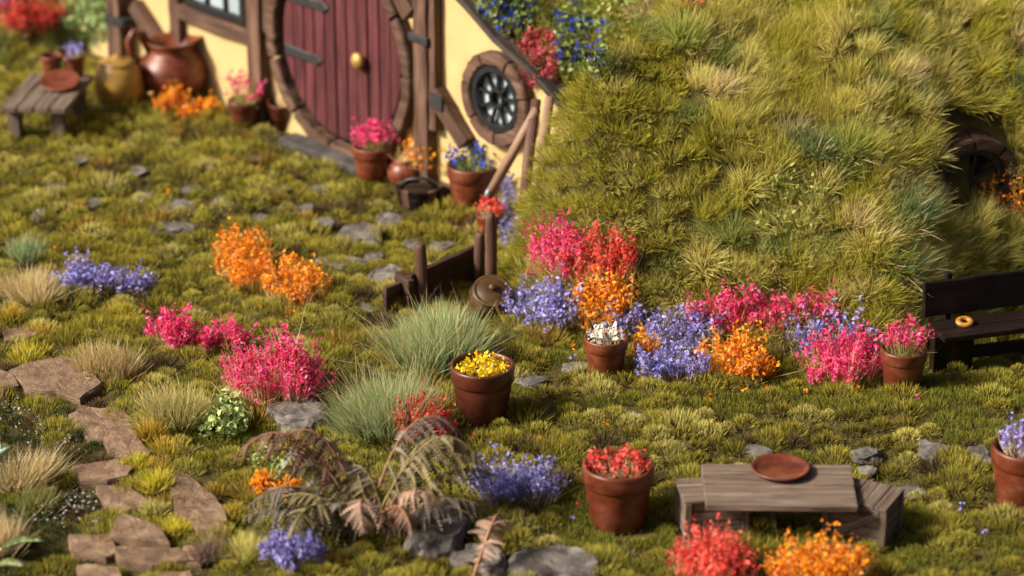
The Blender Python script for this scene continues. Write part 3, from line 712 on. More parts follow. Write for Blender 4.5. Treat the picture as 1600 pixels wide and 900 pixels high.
part('dish', lathe([(0, 0), (.36 * k, 0), (.42 * k, .03 * k), (.485 * k, .075 * k), (.50 * k, .10 * k), (.49 * k, .118 * k), (.47 * k, .115 * k), (.42 * k, .07 * k), (.36 * k, .045 * k), (.12 * k, .038 * k), (.001, .04 * k)], 56, .006, 3), t, TERRA)

# ------------------------------------------------------------------ dark bench at the right with a golden ring loaf
q0 = G(1482, 590); BA = R(17); db = thing('dark_bench', 'dark brown wooden bench with a plank back in the shade of the hill', 'bench', q0, BA)
part('seat_plank', box(1.35, .17, .05, .01, .006, 8, 1), db, DARKW, T(.62, .09, .335))
part('seat_plank', box(1.36, .17, .05, .01, .006, 8, 2), db, DARKW, T(.62, .27, .335))
part('back_plank', box(1.40, .05, .30, .012, .008, 9, 3), db, DARKW, T(.62, .385, .55) @ RX(R(-6)))
for x in (.10, 1.15):
    part('leg', box(.31, .09, .36, .01, .006, 3, 4), db, DARKW, T(x, .18, .155) @ RY(R(90)))
    part('back_post', box(.74, .06, .05, .01, .004, 4, 5), db, DARKW, T(x + .06, .425, .37) @ RX(R(-4)) @ RY(R(90)))
part('stretcher', box(1.05, .05, .10, .01, .004, 6, 6), db, DARKW, T(.62, .18, .12))
p = G(1507, 505, .37); t = thing('ring_bun', 'small golden ring lying on the dark bench seat', 'bun', (p[0], p[1], .362))
n1, n2 = 24, 12; v = []; f = []
for i in range(n1):
    for j in range(n2):
        a, b = 2 * math.pi * i / n1, 2 * math.pi * j / n2; rr = .045 + .022 * math.cos(b)
        v.append((rr * math.cos(a) * 1.15, rr * math.sin(a), .024 + .022 * math.sin(b))); f.append((i * n2 + j, ((i + 1) % n1) * n2 + j, ((i + 1) % n1) * n2 + (j + 1) % n2, i * n2 + (j + 1) % n2))
part('crust', mesh('ring', v, f, True), t, BREAD, RX(R(15)))

# ------------------------------------------------------------------ path slabs and stones
def slab(poly, seed, th=.10, mat=None, tilt=(0, 0)):
    """irregular flat flagstone from a ground outline, edges chipped, top slightly uneven"""
    P = np.array(poly)[:, :2]; c = P.mean(0); rnd = random.Random(seed)
    out = []
    for i in range(len(P)):
        a, b = P[i] - c, P[(i + 1) % len(P)] - c; m = max(2, int(np.hypot(*(b - a)) / .06))
        for j in range(m):
            q = a + (b - a) * j / m; nn = mnoise.noise(Vector((q[0] * 7 + seed, q[1] * 7, 0))) * .030; q = q * (1 + nn / (np.hypot(*q) + .01)); out.append(q)
    v = []; f = []; n = len(out); rings = [(1.0, -.04), (1.012, th * .35), (1.0, th * .78), (.965, th), (.7, th), (.38, th), (0, th)]
    for k, (s, z) in enumerate(rings[:-1]):
        for q in out:
            x, y = q * s; jz = mnoise.noise(Vector((x * 5 + seed, y * 5, 3))) * .020 + mnoise.noise(Vector((x * 16, y * 16, seed))) * .007 if k >= 2 else 0
            js = 1 + (mnoise.noise(Vector((q[0] * 25, q[1] * 25, z * 30 + seed))) * .03 if k < 3 else 0)
            v.append((x * js, y * js, z + jz + x * tilt[0] + y * tilt[1]))
    v.append((0, 0, th))
    for k in range(len(rings) - 2):
        for i in range(n): f.append((k * n + i, k * n + (i + 1) % n, (k + 1) * n + (i + 1) % n, (k + 1) * n + i))
    k = len(rings) - 2
    for i in range(n): f.append((k * n + i, k * n + (i + 1) % n, (k + 1) * n))
    me = mesh('slab', v, f)
    bm = bmesh.new(); bm.from_mesh(me); bmesh.ops.recalc_face_normals(bm, faces=bm.faces); bm.to_mesh(me); bm.free()
    return me, c
SLABS = [
    ([(5, 510), (50, 504), (66, 512), (40, 522), (10, 526)], 'small flagstone half buried at the left edge, highest of the path'),
    ([(-20, 570), (14, 577), (27, 597), (5, 606), (-20, 604)], 'brown flagstone cut by the left edge of the picture'),
    ([(20, 575), (72, 562), (96, 558), (122, 567), (152, 598), (122, 620), (88, 608), (50, 607)], 'wide flat brown flagstone at the top of the path'),
    ([(112, 645), (128, 629), (180, 634), (230, 664), (197, 681), (139, 678)], 'brown flagstone between the dark moss and the dry grass'),
    ([(166, 688), (211, 677), (232, 703), (217, 713), (176, 708)], 'small squarish flagstone in the bend of the path'),
    ([(118, 727), (178, 716), (207, 730), (194, 744), (167, 749), (130, 747)], 'flagstone beside the white-flecked dark moss'),
    ([(152, 754), (196, 753), (238, 782), (196, 789), (163, 778)], 'tilted flagstone with a pale broken edge in mid path'),
    ([(243, 730), (283, 728), (322, 760), (346, 788), (352, 812), (311, 809), (276, 795), (268, 761)], 'largest lower flagstone with a dark shadowed gap at its edge'),
    ([(192, 802), (250, 826), (262, 846), (200, 841), (172, 832)], 'flagstone wedged below the yellow-green tufts'),
    ([(109, 829), (170, 827), (182, 855), (164, 863), (115, 852)], 'reddish flagstone on the left of the lower path'),
    ([(182, 848), (280, 852), (290, 873), (236, 880), (187, 867)], 'long flat flagstone near the foot of the path'),
    ([(122, 886), (180, 885), (193, 912), (128, 914)], 'flagstone at the bottom edge, left of two'),
    ([(245, 885), (296, 888), (303, 916), (238, 918)], 'flagstone at the bottom edge, right of two'),
    ([(288, 853), (310, 852), (313, 876), (292, 874)], 'small upright chip of stone beside the brown tuft'),
    ([(283, 800), (305, 806), (352, 818), (350, 830), (310, 826)], 'thin dark stone under the largest lower flagstone'),
]
KEEP = []          # (polygon) areas kept free of moss
PB = [(-30, 500), (70, 500), (130, 555), (165, 600), (235, 655), (250, 705), (330, 755), (358, 815), (330, 850), (318, 925), (100, 925), (100, 840), (150, 800), (140, 755), (105, 725), (150, 690), (100, 650), (70, 615), (-30, 612)]
pv = [(*G(a, b)[:2],) for a, b in PB]
path = part('path', mesh('path', [(x_, y_, float(tz(x_, y_)) + .012) for x_, y_ in pv], [tuple(range(len(pv)))]), None, EARTH); tag(path, kind='structure')
for k, (pl, lb) in enumerate(SLABS):
    W = G(np.array([q[0] for q in pl], float), np.array([q[1] for q in pl], float), .09)
    W[:, :2] = W[:, :2].mean(0) + (W[:, :2] - W[:, :2].mean(0)) * 1.10
    me, c = slab(W, 11 * k + 3, .055 + .018 * (k % 3), tilt=(random.Random(k).uniform(-.05, .05), random.Random(k + 50).uniform(-.06, .04)))
    me.materials.append(SLATE)
    o = part('flagstone', me, path, None, T(c[0], c[1], 0)); tag(o, lb)
    KEEP.append(W[:, :2])
def rock(seed, sx, sy, sz, flat=.5):
    bm = bmesh.new(); bmesh.ops.create_icosphere(bm, subdivisions=4, radius=1)
    for v in bm.verts:
        p = v.co.copy(); n = mnoise.noise(p * 1.1 + Vector((seed * 3.1, 0, 0))) * .38 + mnoise.noise(p * 2.7 + Vector((0, seed * 1.7, 0))) * .16 + mnoise.noise(p * 6 + Vector((0, 0, seed))) * .06
        p = p * (1 + n); p.z = math.copysign(min(abs(p.z), flat + .15 * mnoise.noise(p * 2 + Vector((seed, 0, 0)))), p.z)
        # facet the outline like broken rock
        q = mnoise.cell_vector(p * 1.6 + Vector((seed, seed, seed))); v.co = Vector((p.x * sx, p.y * sy, p.z * sz)) + Vector(((q.x - .5) * .04 * sx, (q.y - .5) * .04 * sy, (q.z - .5) * .10 * sz))
    me = bpy.data.meshes.new('rock'); bm.to_mesh(me); bm.free(); return me
ROCKS = [
    (474, 655, 48, 22, 26, 'pale grey rock behind the fern fronds by the pink flowers'),
    (690, 836, 46, 34, 38, 'grey jagged rock under the brown fern'),
    (752, 882, 44, 20, 24, 'grey rock between the fern and the pale rock at the bottom edge'),
    (865, 892, 70, 22, 28, 'broad pale grey rock at the bottom edge of the lawn'),
    (600, 437, 26, 16, 18, 'grey stone in the moss left of the plank fence'),
    (562, 372, 34, 18, 16, 'grey stone with a white speck in the far lawn'),
    (608, 350, 20, 12, 14, 'small grey stone beyond the white-specked one'),
    (568, 488, 22, 9, 10, 'flat stone at the back of the big green tuft'),
    (535, 412, 40, 10, 9, 'flat grey stone right of the orange flowers'),
    (280, 328, 30, 12, 14, 'darker of two flat stones in the left lawn'),
    (268, 360, 40, 10, 9, 'paler of two flat stones in the left lawn'),
    (63, 340, 12, 8, 12, 'pebble in the rusty moss on the left'),
    (345, 318, 16, 9, 8, 'stone in the moss behind the orange flowers'),
    (992, 655, 24, 8, 9, 'flat stone showing between lawn cushions in mid lawn'),
    (1180, 708, 26, 9, 10, 'grey stone just behind the table top'),
    (1352, 714, 26, 10, 12, 'flat layered stone behind the right table end'),
    (1455, 710, 26, 13, 16, 'speckled stone behind the right crate'),
    (1532, 718, 20, 13, 14, 'grey stone left of the lilac pot'),
    (1355, 740, 14, 6, 8, 'dark chip of stone at the right table corner'),
    (1425, 774, 20, 8, 8, 'flat stone behind the braced crate'),
    (830, 600, 22, 9, 9, 'flat stone right of the yellow-flower pot'),
    (900, 578, 20, 8, 9, 'flat stone left of the white-flower pot'),
    (1080, 700, 14, 6, 7, 'chip of stone left of the table'),
    (780, 555, 20, 7, 8, 'flat stone below the brown jar'),
    (690, 388, 20, 7, 8, 'stone behind the plank fence'),
    (180, 290, 18, 7, 8, 'stone far back in the mossy lawn'),
    (440, 300, 16, 7, 8, 'stone in front of the doorstep'),
]
for px_, py_, lb_ in ((120, 255, 'low stone in the moss in front of the plank bench'), (215, 272, 'low stone in the moss in front of the mustard jar'), (330, 262, 'low stone in the moss in front of the dark glazed pot'), (405, 345, 'low stone right behind the tall orange clump'), (480, 330, 'low stone midway between doorstep and orange clumps'),
        (150, 322, 'low stone between the rusty-moss pebble and the two flat stones'), (510, 352, 'low stone left of the white-specked stone'), (90, 300, 'low stone above the rusty-moss pebble'), (395, 255, 'low stone left of the doorstep'), (640, 385, 'low stone beyond the fence stakes'), (585, 405, 'low stone between the white-specked stone and the fence'), (225, 310, 'low stone just above the two flat stones in the left lawn'), (300, 300, 'low stone in the middle of the far lawn'), (500, 300, 'low stone below the pink pot by the door')):
    ROCKS.append((px_, py_, 15 + (px_ % 5), 8, 8, lb_))
RK = []
for k, (px, py, hx, hy, hz_, lb) in enumerate(ROCKS):
    p = G(px, py); s = mpp(p); rx = hx * s; ry = max(hy * s / .42, rx * .6); rz2 = hz_ * s * 1.2
    o = part('rock', rock(k + 2, rx, ry, rz2 * (.8 if hx < 40 else 1.2)), None, STONE, T(p[0], p[1], .018 if hx < 40 else .0) @ RZ(random.Random(k).uniform(-.4, .4)))
    tag(o, lb, 'stone', 'grey stones in the lawn'); RK.append((p[0], p[1], (rx if rx > .15 else rx * .95), ry * .9))

# ------------------------------------------------------------------ flower clumps
clump('lilac flower clump beside the straw tuft on the left', (72, 246, 400, 470), LILAC, stem=(.30, .25, .12))
clump('tall orange flower clump in the middle of the lawn', (344, 424, 338, 462), ORANGE, 1.1, slope=True, h_=.30)
clump('shorter orange clump just right of the tall one', (412, 506, 392, 480), ORANGE, 1.1, slope=True, h_=.26)
clump('pink flowers on the left of the pink drift in the lawn', (222, 325, 476, 552), PINK, stem=(.26, .22, .10))
clump('pink flowers in the middle of the drift above the dense pink bush', (298, 394, 490, 556), PINK, stem=(.26, .22, .10))
clump('dense pink flower bush left of the big green tuft', (326, 512, 520, 648), PINK, 1.15)
clump('scarlet flower clump between the fern and the yellow-flower pot', (597, 712, 630, 706), RED, 2.0, hmul=1.25, stem=(.36, .30, .12))
clump('orange clump half covered by the brown fern', (378, 472, 730, 792), ORANGE)
clump('lilac flowers below the fern at the bottom of the picture', (395, 505, 822, 900), LILAC)
clump('lilac flower clump right of the brown fern', (722, 880, 713, 802), LILAC, stem=(.26, .24, .10))
clump('scarlet flowers in front of the table at the bottom edge', (1036, 1192, 815, 930), RED, 1.1)
clump('orange flowers in front of the table at the bottom edge', (1186, 1385, 838, 940), ORANGE, 1.1)
S = True
clump('pink flowers at the top left of the bed on the hill foot', (834, 912, 330, 452), PINK, slope=S)
clump('scarlet flowers on the hill foot above the orange ones', (882, 988, 345, 456), RED, slope=S)
clump('orange flowers on the hill foot below the scarlet ones', (893, 990, 415, 520), ORANGE, slope=S)
clump('lilac flowers right of the brown jar', (793, 908, 420, 528), LILAC, slope=S)
clump('small lilac clump behind the white-flower pot', (938, 1004, 470, 530), LILAC, 1.3, slope=True)
clump('small orange clump right of the white-flower pot', (974, 1038, 520, 582), ORANGE, seed=5)
clump('upper lilac flowers in the middle of the long bed', (1010, 1122, 468, 560), LILAC, slope=S)
clump('lilac flowers spilling onto the lawn at the front of the long bed', (984, 1130, 535, 612), LILAC, .9)
clump('large pink drift at the back of the long bed', (1076, 1236, 444, 535), PINK, slope=S)
clump('pink flowers behind the lilac at the right of the long bed', (1232, 1308, 446, 522), PINK, slope=S)
clump('orange flowers in the middle of the long bed', (1084, 1232, 508, 602), ORANGE)
clump('lilac flowers right of the orange ones in the long bed', (1228, 1368, 478, 565), LILAC, .9, slope=S)
clump('pink flowers left of the small pot by the dark bench', (1238, 1384, 512, 610), PINK)
clump('orange flowers beside the dark hillside window', (1526, 1606, 272, 335), ORANGE, .6, slope=S, h_=.2, m=(4, 7))
clump('orange flowers in front of the big clay jug', (222, 342, 138, 192), ORANGE)
clump('red flowers on the bank at the top left', (0, 108, -10, 62), RED, slope=S, h_=.3)
clump('lilac flowers cut by the top left corner', (-30, 22, -25, 22), LILAC, slope=S)
clump('tall lilac flower spike at the left edge of the hill', (783, 808, 255, 395), LILAC, 1.6, slope=S, h_=.16)
clump('dusty pink flowers on the turf roof edge', (812, 876, 38, 138), [(.52, .07, .10), (.62, .11, .15), (.40, .05, .07)], .9, slope=S, h_=.12, stem=(.2, .18, .06))
clump('few red blossoms at the top edge of the hill', (1040, 1100, -20, 8), RED, .6, slope=S, h_=.15)

# ------------------------------------------------------------------ leafy plants
def leafy(label, bbox, lc, n, size, fc=None, nf=0, slope=True, h=.2, seed=0, name='leafy_plant', cat='plant', w=.5, cup=.15, group=None, updir=.6):
    rng = np.random.default_rng(seed + 900); x0, x1, yt, yb = bbox
    def pts(n, hh):
        a = rng.uniform(0, 6.283, n); r = np.sqrt(rng.random(n))
        b = surf((x0 + x1) / 2 + (x1 - x0) / 2 * r * np.cos(a), (yt + yb) / 2 + (yb - yt) / 2 * r * np.sin(a)); lump = .5 + .5 * np.abs(np.sin(b[:, 0] * 9) * np.cos(b[:, 1] * 7))
        return b, b + np.array([0, -.3, .8]) * (hh * rng.random((n, 1)) * lump[:, None])
    b, p = pts(n, h); o = b.mean(0); t = thing(name, label, cat, o, 0, group)
    part('leaves', kit('leaves', [leaves(rng, p - o, rng.normal(size=(n, 3)) + [0, -.2, updir], size * rng.uniform(.6, 1.3, n), jcol(rng, np.array(lc) * 1.7, n, .22), w, cup)], LEAFM), t)
    k = max(10, n // 2); part('stems', kit('stems', [blades(rng, b[:k] - o, p[:k] - b[:k] + rng.normal(0, .03, (k, 3)), np.linalg.norm(p[:k] - b[:k], axis=1) + .04, .007, jcol(rng, (.14, .13, .05), k), jcol(rng, (.18, .18, .07), k), .2)], FIB), t)
    if nf:
        b2, q = pts(nf, h * 1.25); q = np.repeat(q, 4, 0) + rng.normal(0, .018, (nf * 4, 3))
        part('blossoms', kit('blossoms', [petals(rng, q - o, .045 * rng.uniform(.7, 1.3, len(q)), jcol(rng, np.array(fc)[rng.integers(0, len(fc), len(q))], len(q), .15))], PET), t)
    return t
leafy('vine with blue flowers hanging over the roof edge left of the dusty pink flowers', (745, 838, -10, 60), (.13, .17, .05), 420, .065, BLUE, 70, h=.35, seed=1, name='flowering_vine', cat='vine')
leafy('vine with blue flowers climbing right of the dusty pink flowers', (862, 950, 10, 135), (.13, .17, .05), 520, .065, BLUE, 70, h=.35, seed=2, name='flowering_vine', cat='vine')
leafy('pale leafy creeper near the hill top beside the blue vine', (895, 1000, 0, 70), (.22, .25, .08), 240, .075, h=.3, seed=3)
leafy('green leafy bush in front of the left end of the cottage', (98, 176, 0, 78), (.19, .25, .10), 600, .085, h=.7, seed=4, name='leafy_bush', cat='bush', w=.7)
leafy('pale green creeping plant in the middle of the hillside', (1182, 1290, 285, 392), (.22, .26, .085), 360, .055, h=.30, seed=5, w=.45)
leafy('pale round-leaved plant below the dense pink bush', (300, 392, 632, 692), (.25, .30, .11), 520, .055, h=.26, seed=6, w=.85, cup=.22)
leafy('round-leaved sprig among the orange flowers by the fern', (392, 470, 700, 740), (.20, .25, .09), 150, .05, h=.12, seed=8, w=.85, cup=.2)

# ------------------------------------------------------------------ large cut leaves at the left edge
def cut_leaf(label, px, py, z, L, Wd, az, up, col, vein, seed):
    p = G(px, py, z); t = thing('broad_leaf', label, 'leaf', (p[0], p[1], z)); n = 14; v = []; f = []; Cc = []
    vv = []
    for i in range(n + 1):
        s = i / n; w = Wd * math.sin(math.pi * min(1, s * .96 + .04)) ** .8 * (1 + .06 * (i % 2)); zc = L * .10 * math.sin(s * math.pi)
        for k, q in enumerate((-1, -.5, 0, .5, 1)):
            v.append((s * L, q * w / 2, zc + abs(q) * w * .16 + .004 * ((i + k) % 2)))
    for i in range(n):
        for k in range(4): a = i * 5 + k; f.append((a, a + 1, a + 6, a + 5))
    M = RZ(az) @ RY(-up)
    o = part('blade', mesh('leaf', v, f, True), t, solid('leaf_%d' % seed, [tuple(.6 * c for c in col), col, vein], (18, 18, 18), .5, .4, .3, pos=[.3, .5, .72]), M)
    o.modifiers.new('thick', 'SOLIDIFY').thickness = .006
    part('midrib', tube([(-.12, 0, -.03), (L * .5, 0, L * .10 + .004), (L * .96, 0, .02)], [.012, .009, .003], 8), t, solid('rib_%d' % seed, [vein, tuple(min(1, 1.3 * c) for c in vein)], (4, 4, 4), .5, .4, 0), M)
    for i in range(2, 11, 2):
        for q in (-1, 1):
            s = i / n; w = Wd * math.sin(math.pi * (s * .96 + .04)) ** .8; zc = L * .10 * math.sin(s * math.pi)
            part('vein', tube([(s * L, 0, zc + .005), (s * L + .05, q * w * .40, zc + w * .14 + .006)], [.005, .002], 6), t, bpy.data.materials['rib_%d' % seed], M)
cut_leaf('pale variegated leaf cut by the left edge above the straw grass', -38, 738, .22, .38, .17, R(52), R(10), (.10, .17, .09), (.42, .50, .42), 1)
cut_leaf('dark green leaf near the bottom left corner', 2, 858, .20, .34, .09, R(8), R(4), (.06, .11, .02), (.28, .30, .14), 2)
cut_leaf('green leaf at the bottom left corner, lower of the two', -8, 885, .14, .24, .11, R(-12), R(2), (.10, .14, .03), (.34, .36, .2), 3)

# ------------------------------------------------------------------ brown fern
fern_p = G(585, 838); fern = thing('fern', 'brown and khaki fern with toothed fronds at the bottom of the picture', 'fern', (fern_p[0], fern_p[1], 0))
def frond(az, L, rise, droop, cols, seed, wid=.30, twist=0.0):
    rng = np.random.default_rng(seed); n = 26; pts = []
    for i in range(n + 1):
        s = i / n; r = L * (s * .9 - .06 * s * s); z = rise * math.sin(min(1, s * 1.02) * math.pi * droop)
        pts.append(np.array([r * math.cos(az + .5 * s * twist), r * math.sin(az + .5 * s * twist), z + .03]))
    pts = np.array(pts); V = []; Cc = []; c0 = np.array(cols[0]); c1 = np.array(cols[1])
    tri = []; 
    for i in range(3, n + 1):
        s = i / n; d = unit(pts[min(i + 1, n)] - pts[i - 1]); side = unit(np.cross(d, [0, 0, 1.])); up = np.cross(side, d)
        pl0 = wid * L * (math.sin(math.pi * (.10 + .88 * s)) ** .8) * .50 + .015
        for q in (-1, 1):
            if rng.random() < .04: continue
            pl = pl0 * rng.uniform(.65, 1.15)
            ax = unit(side * q * rng.uniform(.55, .9) + d * rng.uniform(.25, .7) + up * rng.normal(.0, .22) + np.array([0, 0, -rng.uniform(.15, .8)])); wv = unit(np.cross(ax, up + rng.normal(0, .35, 3))); nt = 7; cc = c0 + (c1 - c0) * rng.random(); cc = cc * rng.normal(1, .22)
            w0 = pl * .17 + .009
            for j in range(nt):
                a, b = j / nt, (j + 1) / nt; wa = w0 * (1 - a * .85); o = pts[i] + np.array([0, 0, -.35 * pl * a * a]); o2 = pts[i] + np.array([0, 0, -.35 * pl * b * b])
                for e in (-1, 1):
                    tri.append((o + ax * pl * a, o2 + ax * pl * b, o + ax * pl * (a + .85 / nt) + wv * e * wa)); Cc.append(np.repeat(np.clip(cc, .01, 1)[None], 3, 0))
    Vt = np.array(tri); Ct = np.array(Cc)
    return kit('frond', [(Vt, [(0, 1, 2)], Ct)], FERNM), tube([tuple(p) for p in pts[::2]], [.014 * (1 - .75 * i / (n / 2)) for i in range(len(pts[::2]))], 6)
COP = [(.10, .050, .030), (.22, .115, .075)]; KHA = [(.11, .085, .034), (.25, .20, .095)]; GRY = [(.075, .062, .048), (.22, .19, .16)]; PAL = [(.24, .15, .10), (.40, .27, .19)]; DGR = [(.06, .055, .03), (.12, .105, .055)]
RACH = solid('fern_stalk', [(.12, .09, .03), (.24, .19, .07)], (9, 9, 9), .5, .3, 0); RACHC = solid('copper_stalk', [(.16, .065, .03), (.30, .14, .08)], (9, 9, 9), .5, .3, 0)
FR = [(158, 1.25, .52, .90, COP, -.5), (146, 1.15, .78, .92, COP, .9), (150, .95, .62, .86, GRY, -.6), (128, .90, .78, .92, COP, 1.2), (62, 1.0, 1.05, .95, COP, -1.4), (48, .85, .90, .92, KHA, -.9), (42, .90, .74, .90, GRY, -.7), (28, 1.0, .80, .92, KHA, -.9), (16, 1.10, .66, .92, KHA, -.5), (4, 1.12, .50, .92, KHA, .5), (-12, .95, .34, .9, GRY, .2),
      (172, 1.05, .40, .9, GRY, .6), (184, 1.05, .32, .9, DGR, 0), (200, 1.05, .28, .9, GRY, -.3), (216, .95, .42, .90, KHA, .6), (234, .85, .52, .88, PAL, .9), (205, .8, .40, .88, KHA, -.8), (-58, .75, .52, .88, PAL, .9), (-44, .80, .42, .88, COP, -.5), (-26, .85, .36, .9, GRY, .4), (222, .62, .36, .9, GRY, -.6), (140, .72, .50, .9, DGR, .8), (110, .55, .5, .95, GRY, 1.2), (55, .62, .45, .9, DGR, .6), (168, .7, .42, .88, KHA, -.8), (10, .7, .5, .9, GRY, .9), (35, .6, .5, .95, KHA, 1.2), (148, .55, .5, .95, KHA, -1.2)]
for k, (az, L, rise, dr, cl, tw) in enumerate(FR):
    L *= 1.02; fm, rm = frond(R(az), L, rise * (.76 if 30 < az < 80 else .92), dr * .80, cl if k % 4 else (GRY if cl is COP else cl), 300 + k, .35, tw)
    jx, jy = random.Random(k).uniform(-.10, .10), random.Random(k + 9).uniform(-.06, .06)
    fo = part('frond', fm, fern, None, T(jx, jy, 0)); part('stalk', rm, fo, RACHC if cl in (COP, PAL) else RACH)
# separate pale frond right of the fern
fp = G(738, 912); f2 = thing('fern_frond', 'pale pinkish fern frond standing alone between the two bottom rocks', 'fern', (fp[0], fp[1], 0))
fm, rm = frond(R(48), .58, .36, .75, PAL, 355, .50, .6); fo = part('frond', fm, f2); part('stalk', rm, fo, RACHC)

# ------------------------------------------------------------------ grass: tufts that stand out
def tuft_fibres(rng, c, r, L, n, c0, c1, w, spread=.6, lean=(0, 0, 0), normal=(0, 0, 1), bend=.12, droop=.05):
    a = rng.uniform(0, 6.283, n); q = np.sqrt(rng.random(n)); N = np.array(normal, float); 
    t1 = unit(np.cross(N, [1., .3, .2])); t2 = np.cross(N, t1)
    off = (t1 * np.cos(a)[:, None] + t2 * np.sin(a)[:, None]) * q[:, None]
    P = c + off * r; D = N + off * spread * (.35 + .65 * q[:, None]) + rng.normal(0, .17, (n, 3)) + np.array(lean)
    return blades(rng, P, D, L * rng.uniform(.6, 1.1, n) * (1 - .25 * q ** 2), w, jcol(rng, c0, n, .22), jcol(rng, c1, n, .28), bend, droop)
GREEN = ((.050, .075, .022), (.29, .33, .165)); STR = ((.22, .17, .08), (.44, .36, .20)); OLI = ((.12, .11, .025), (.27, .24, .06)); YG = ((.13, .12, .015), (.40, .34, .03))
def tuft(label, px, py, wpx, hpx, pal, n, spread=.9, seed=0, group=None, w=.0065, lean=(0, 0, 0), on_hill=False, bend=.12, name='grass_tuft'):
    p = surf(np.array([float(px)]), np.array([float(py)]))[0] if on_hill else G(px, py)
    if not on_hill: p[2] = float(height(p[0], p[1]))
    s = mpp(p); r = wpx * s * .30; L = hpx * s; N = (0, -.35, .85) if on_hill else (0, 0, 1)
    t = thing(name, label, 'grass tuft', p, 0, group); rng = np.random.default_rng(seed + 4000)
    gs = []
    for q in range(7):
        a = rng.uniform(0, 6.283); rr = r * .75 * math.sqrt(rng.random()); ln_ = np.array(lean) + rng.normal(0, .16, 3) * [1, 1, .3]
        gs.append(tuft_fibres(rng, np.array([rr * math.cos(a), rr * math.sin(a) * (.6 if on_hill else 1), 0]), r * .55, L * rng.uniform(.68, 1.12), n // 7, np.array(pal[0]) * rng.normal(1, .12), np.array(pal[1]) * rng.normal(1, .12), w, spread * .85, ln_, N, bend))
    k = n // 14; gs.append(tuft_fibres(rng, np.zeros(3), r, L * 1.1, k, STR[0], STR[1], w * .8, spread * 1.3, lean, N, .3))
    part('blades', kit('blades', gs, FIB), t); return t
tuft('big grey-green long grass tuft behind, next to the brown jar', 664, 570, 215, 112, GREEN, 3000, .90, 1, w=.0064)
tuft('big grey-green long grass tuft in front, by the yellow-flower pot', 604, 668, 205, 120, GREEN, 3000, .90, 2, w=.0064)
tuft('straw-coloured tuft left of the lilac clump', 52, 476, 100, 72, STR, 900, .9, 3)
tuft('small green tuft at the far left behind the straw tuft', 42, 406, 80, 48, ((.09, .13, .05), (.24, .29, .15)), 700, 1.0, 4)
tuft('reddish straw tuft above the wide flat flagstone', 178, 588, 140, 62, ((.16, .12, .05), (.32, .25, .12)), 1400, .9, 5)
tuft('long olive tuft left of the pale round-leaved plant', 276, 668, 140, 78, ((.14, .13, .04), (.33, .29, .11)), 1500, .8, 6)
tuft('pale straw tuft at the left edge under the variegated leaf', 38, 762, 90, 86, STR, 800, .7, 7, lean=(.35, 0, 0))
tuft('pale straw tuft at the bottom left corner', 10, 868, 90, 92, STR, 700, .7, 8)
tuft('long olive grass at the left edge below the variegated leaf', 58, 800, 100, 50, ((.05, .055, .014), (.16, .16, .05)), 700, .8, 9, lean=(.3, 0, 0))
for k, (px, py, w_, h_, lb) in enumerate(((247, 770, 60, 42, 'yellow-green spiky tuft in the middle of the path'), (208, 736, 62, 34, 'yellow-green spiky tuft on the flagstone above'), (278, 834, 58, 44, 'brightest yellow-green tuft by the lowest gap of the path'), (240, 805, 66, 38, 'pale lime tuft between two path stones'),
        (182, 498, 112, 26, 'lemon-yellow low tuft above the reddish straw tuft'), (62, 525, 60, 30, 'rusty yellow tuft on the highest flagstone'), (15, 500, 50, 32, 'rusty orange tuft at the left edge'), (40, 560, 110, 36, 'yellow-green tuft behind the wide flagstone'), (235, 690, 60, 40, 'rusty olive tuft right of the bend in the path'), (268, 715, 64, 36, 'olive tuft above the largest lower flagstone'), (365, 812, 52, 30, 'olive tuft by the stray orange blossoms'))):
    pal = YG if k in (0, 1, 2, 4, 7) else (((.16, .15, .04), (.36, .33, .11)) if k == 3 else (((.13, .085, .012), (.34, .24, .03))))
    tuft(lb, px, py, w_, h_, pal, 420 if k != 4 else 700, 1.25, 30 + k, 'spiky tufts by the path', .0085, bend=.06)
tuft('purplish brown tuft beside the small upright chip of stone', 325, 880, 70, 44, ((.05, .03, .025), (.17, .12, .09)), 500, 1.2, 60, w=.008)
tuft('lime tuft between path and fern at the bottom', 385, 880, 90, 50, ((.15, .14, .03), (.36, .33, .10)), 800, 1.1, 61)
DG = ((.035, .065, .020), (.14, .19, .085))
for k, (px, py, w_, h_, lb) in enumerate(((1270, 240, 90, 62, 'dark green long tuft near the top middle of the hillside'), (1415, 345, 110, 80, 'bluish green tuft left of the hillside window'), (1400, 425, 120, 75, 'bluish green tuft above the pot by the dark bench'), (1205, 395, 80, 45, 'short green tuft under the pale creeping plant'),
        (1330, 235, 110, 60, 'lime green tuft right of the dark green one on the hill'), (1600, 150, 90, 80, 'blue-green tuft at the right edge of the hill'), (1430, 160, 60, 55, 'green tuft high on the hill'), (1075, 62, 120, 60, 'fresh green tuft on the hill shoulder near the top'))):
    tuft(lb, px, py, w_, h_, DG if k not in (4, 7) else ((.10, .12, .02), (.27, .29, .07)), 800, .95, 70 + k, w=.0075, on_hill=True, name='hill_tuft')

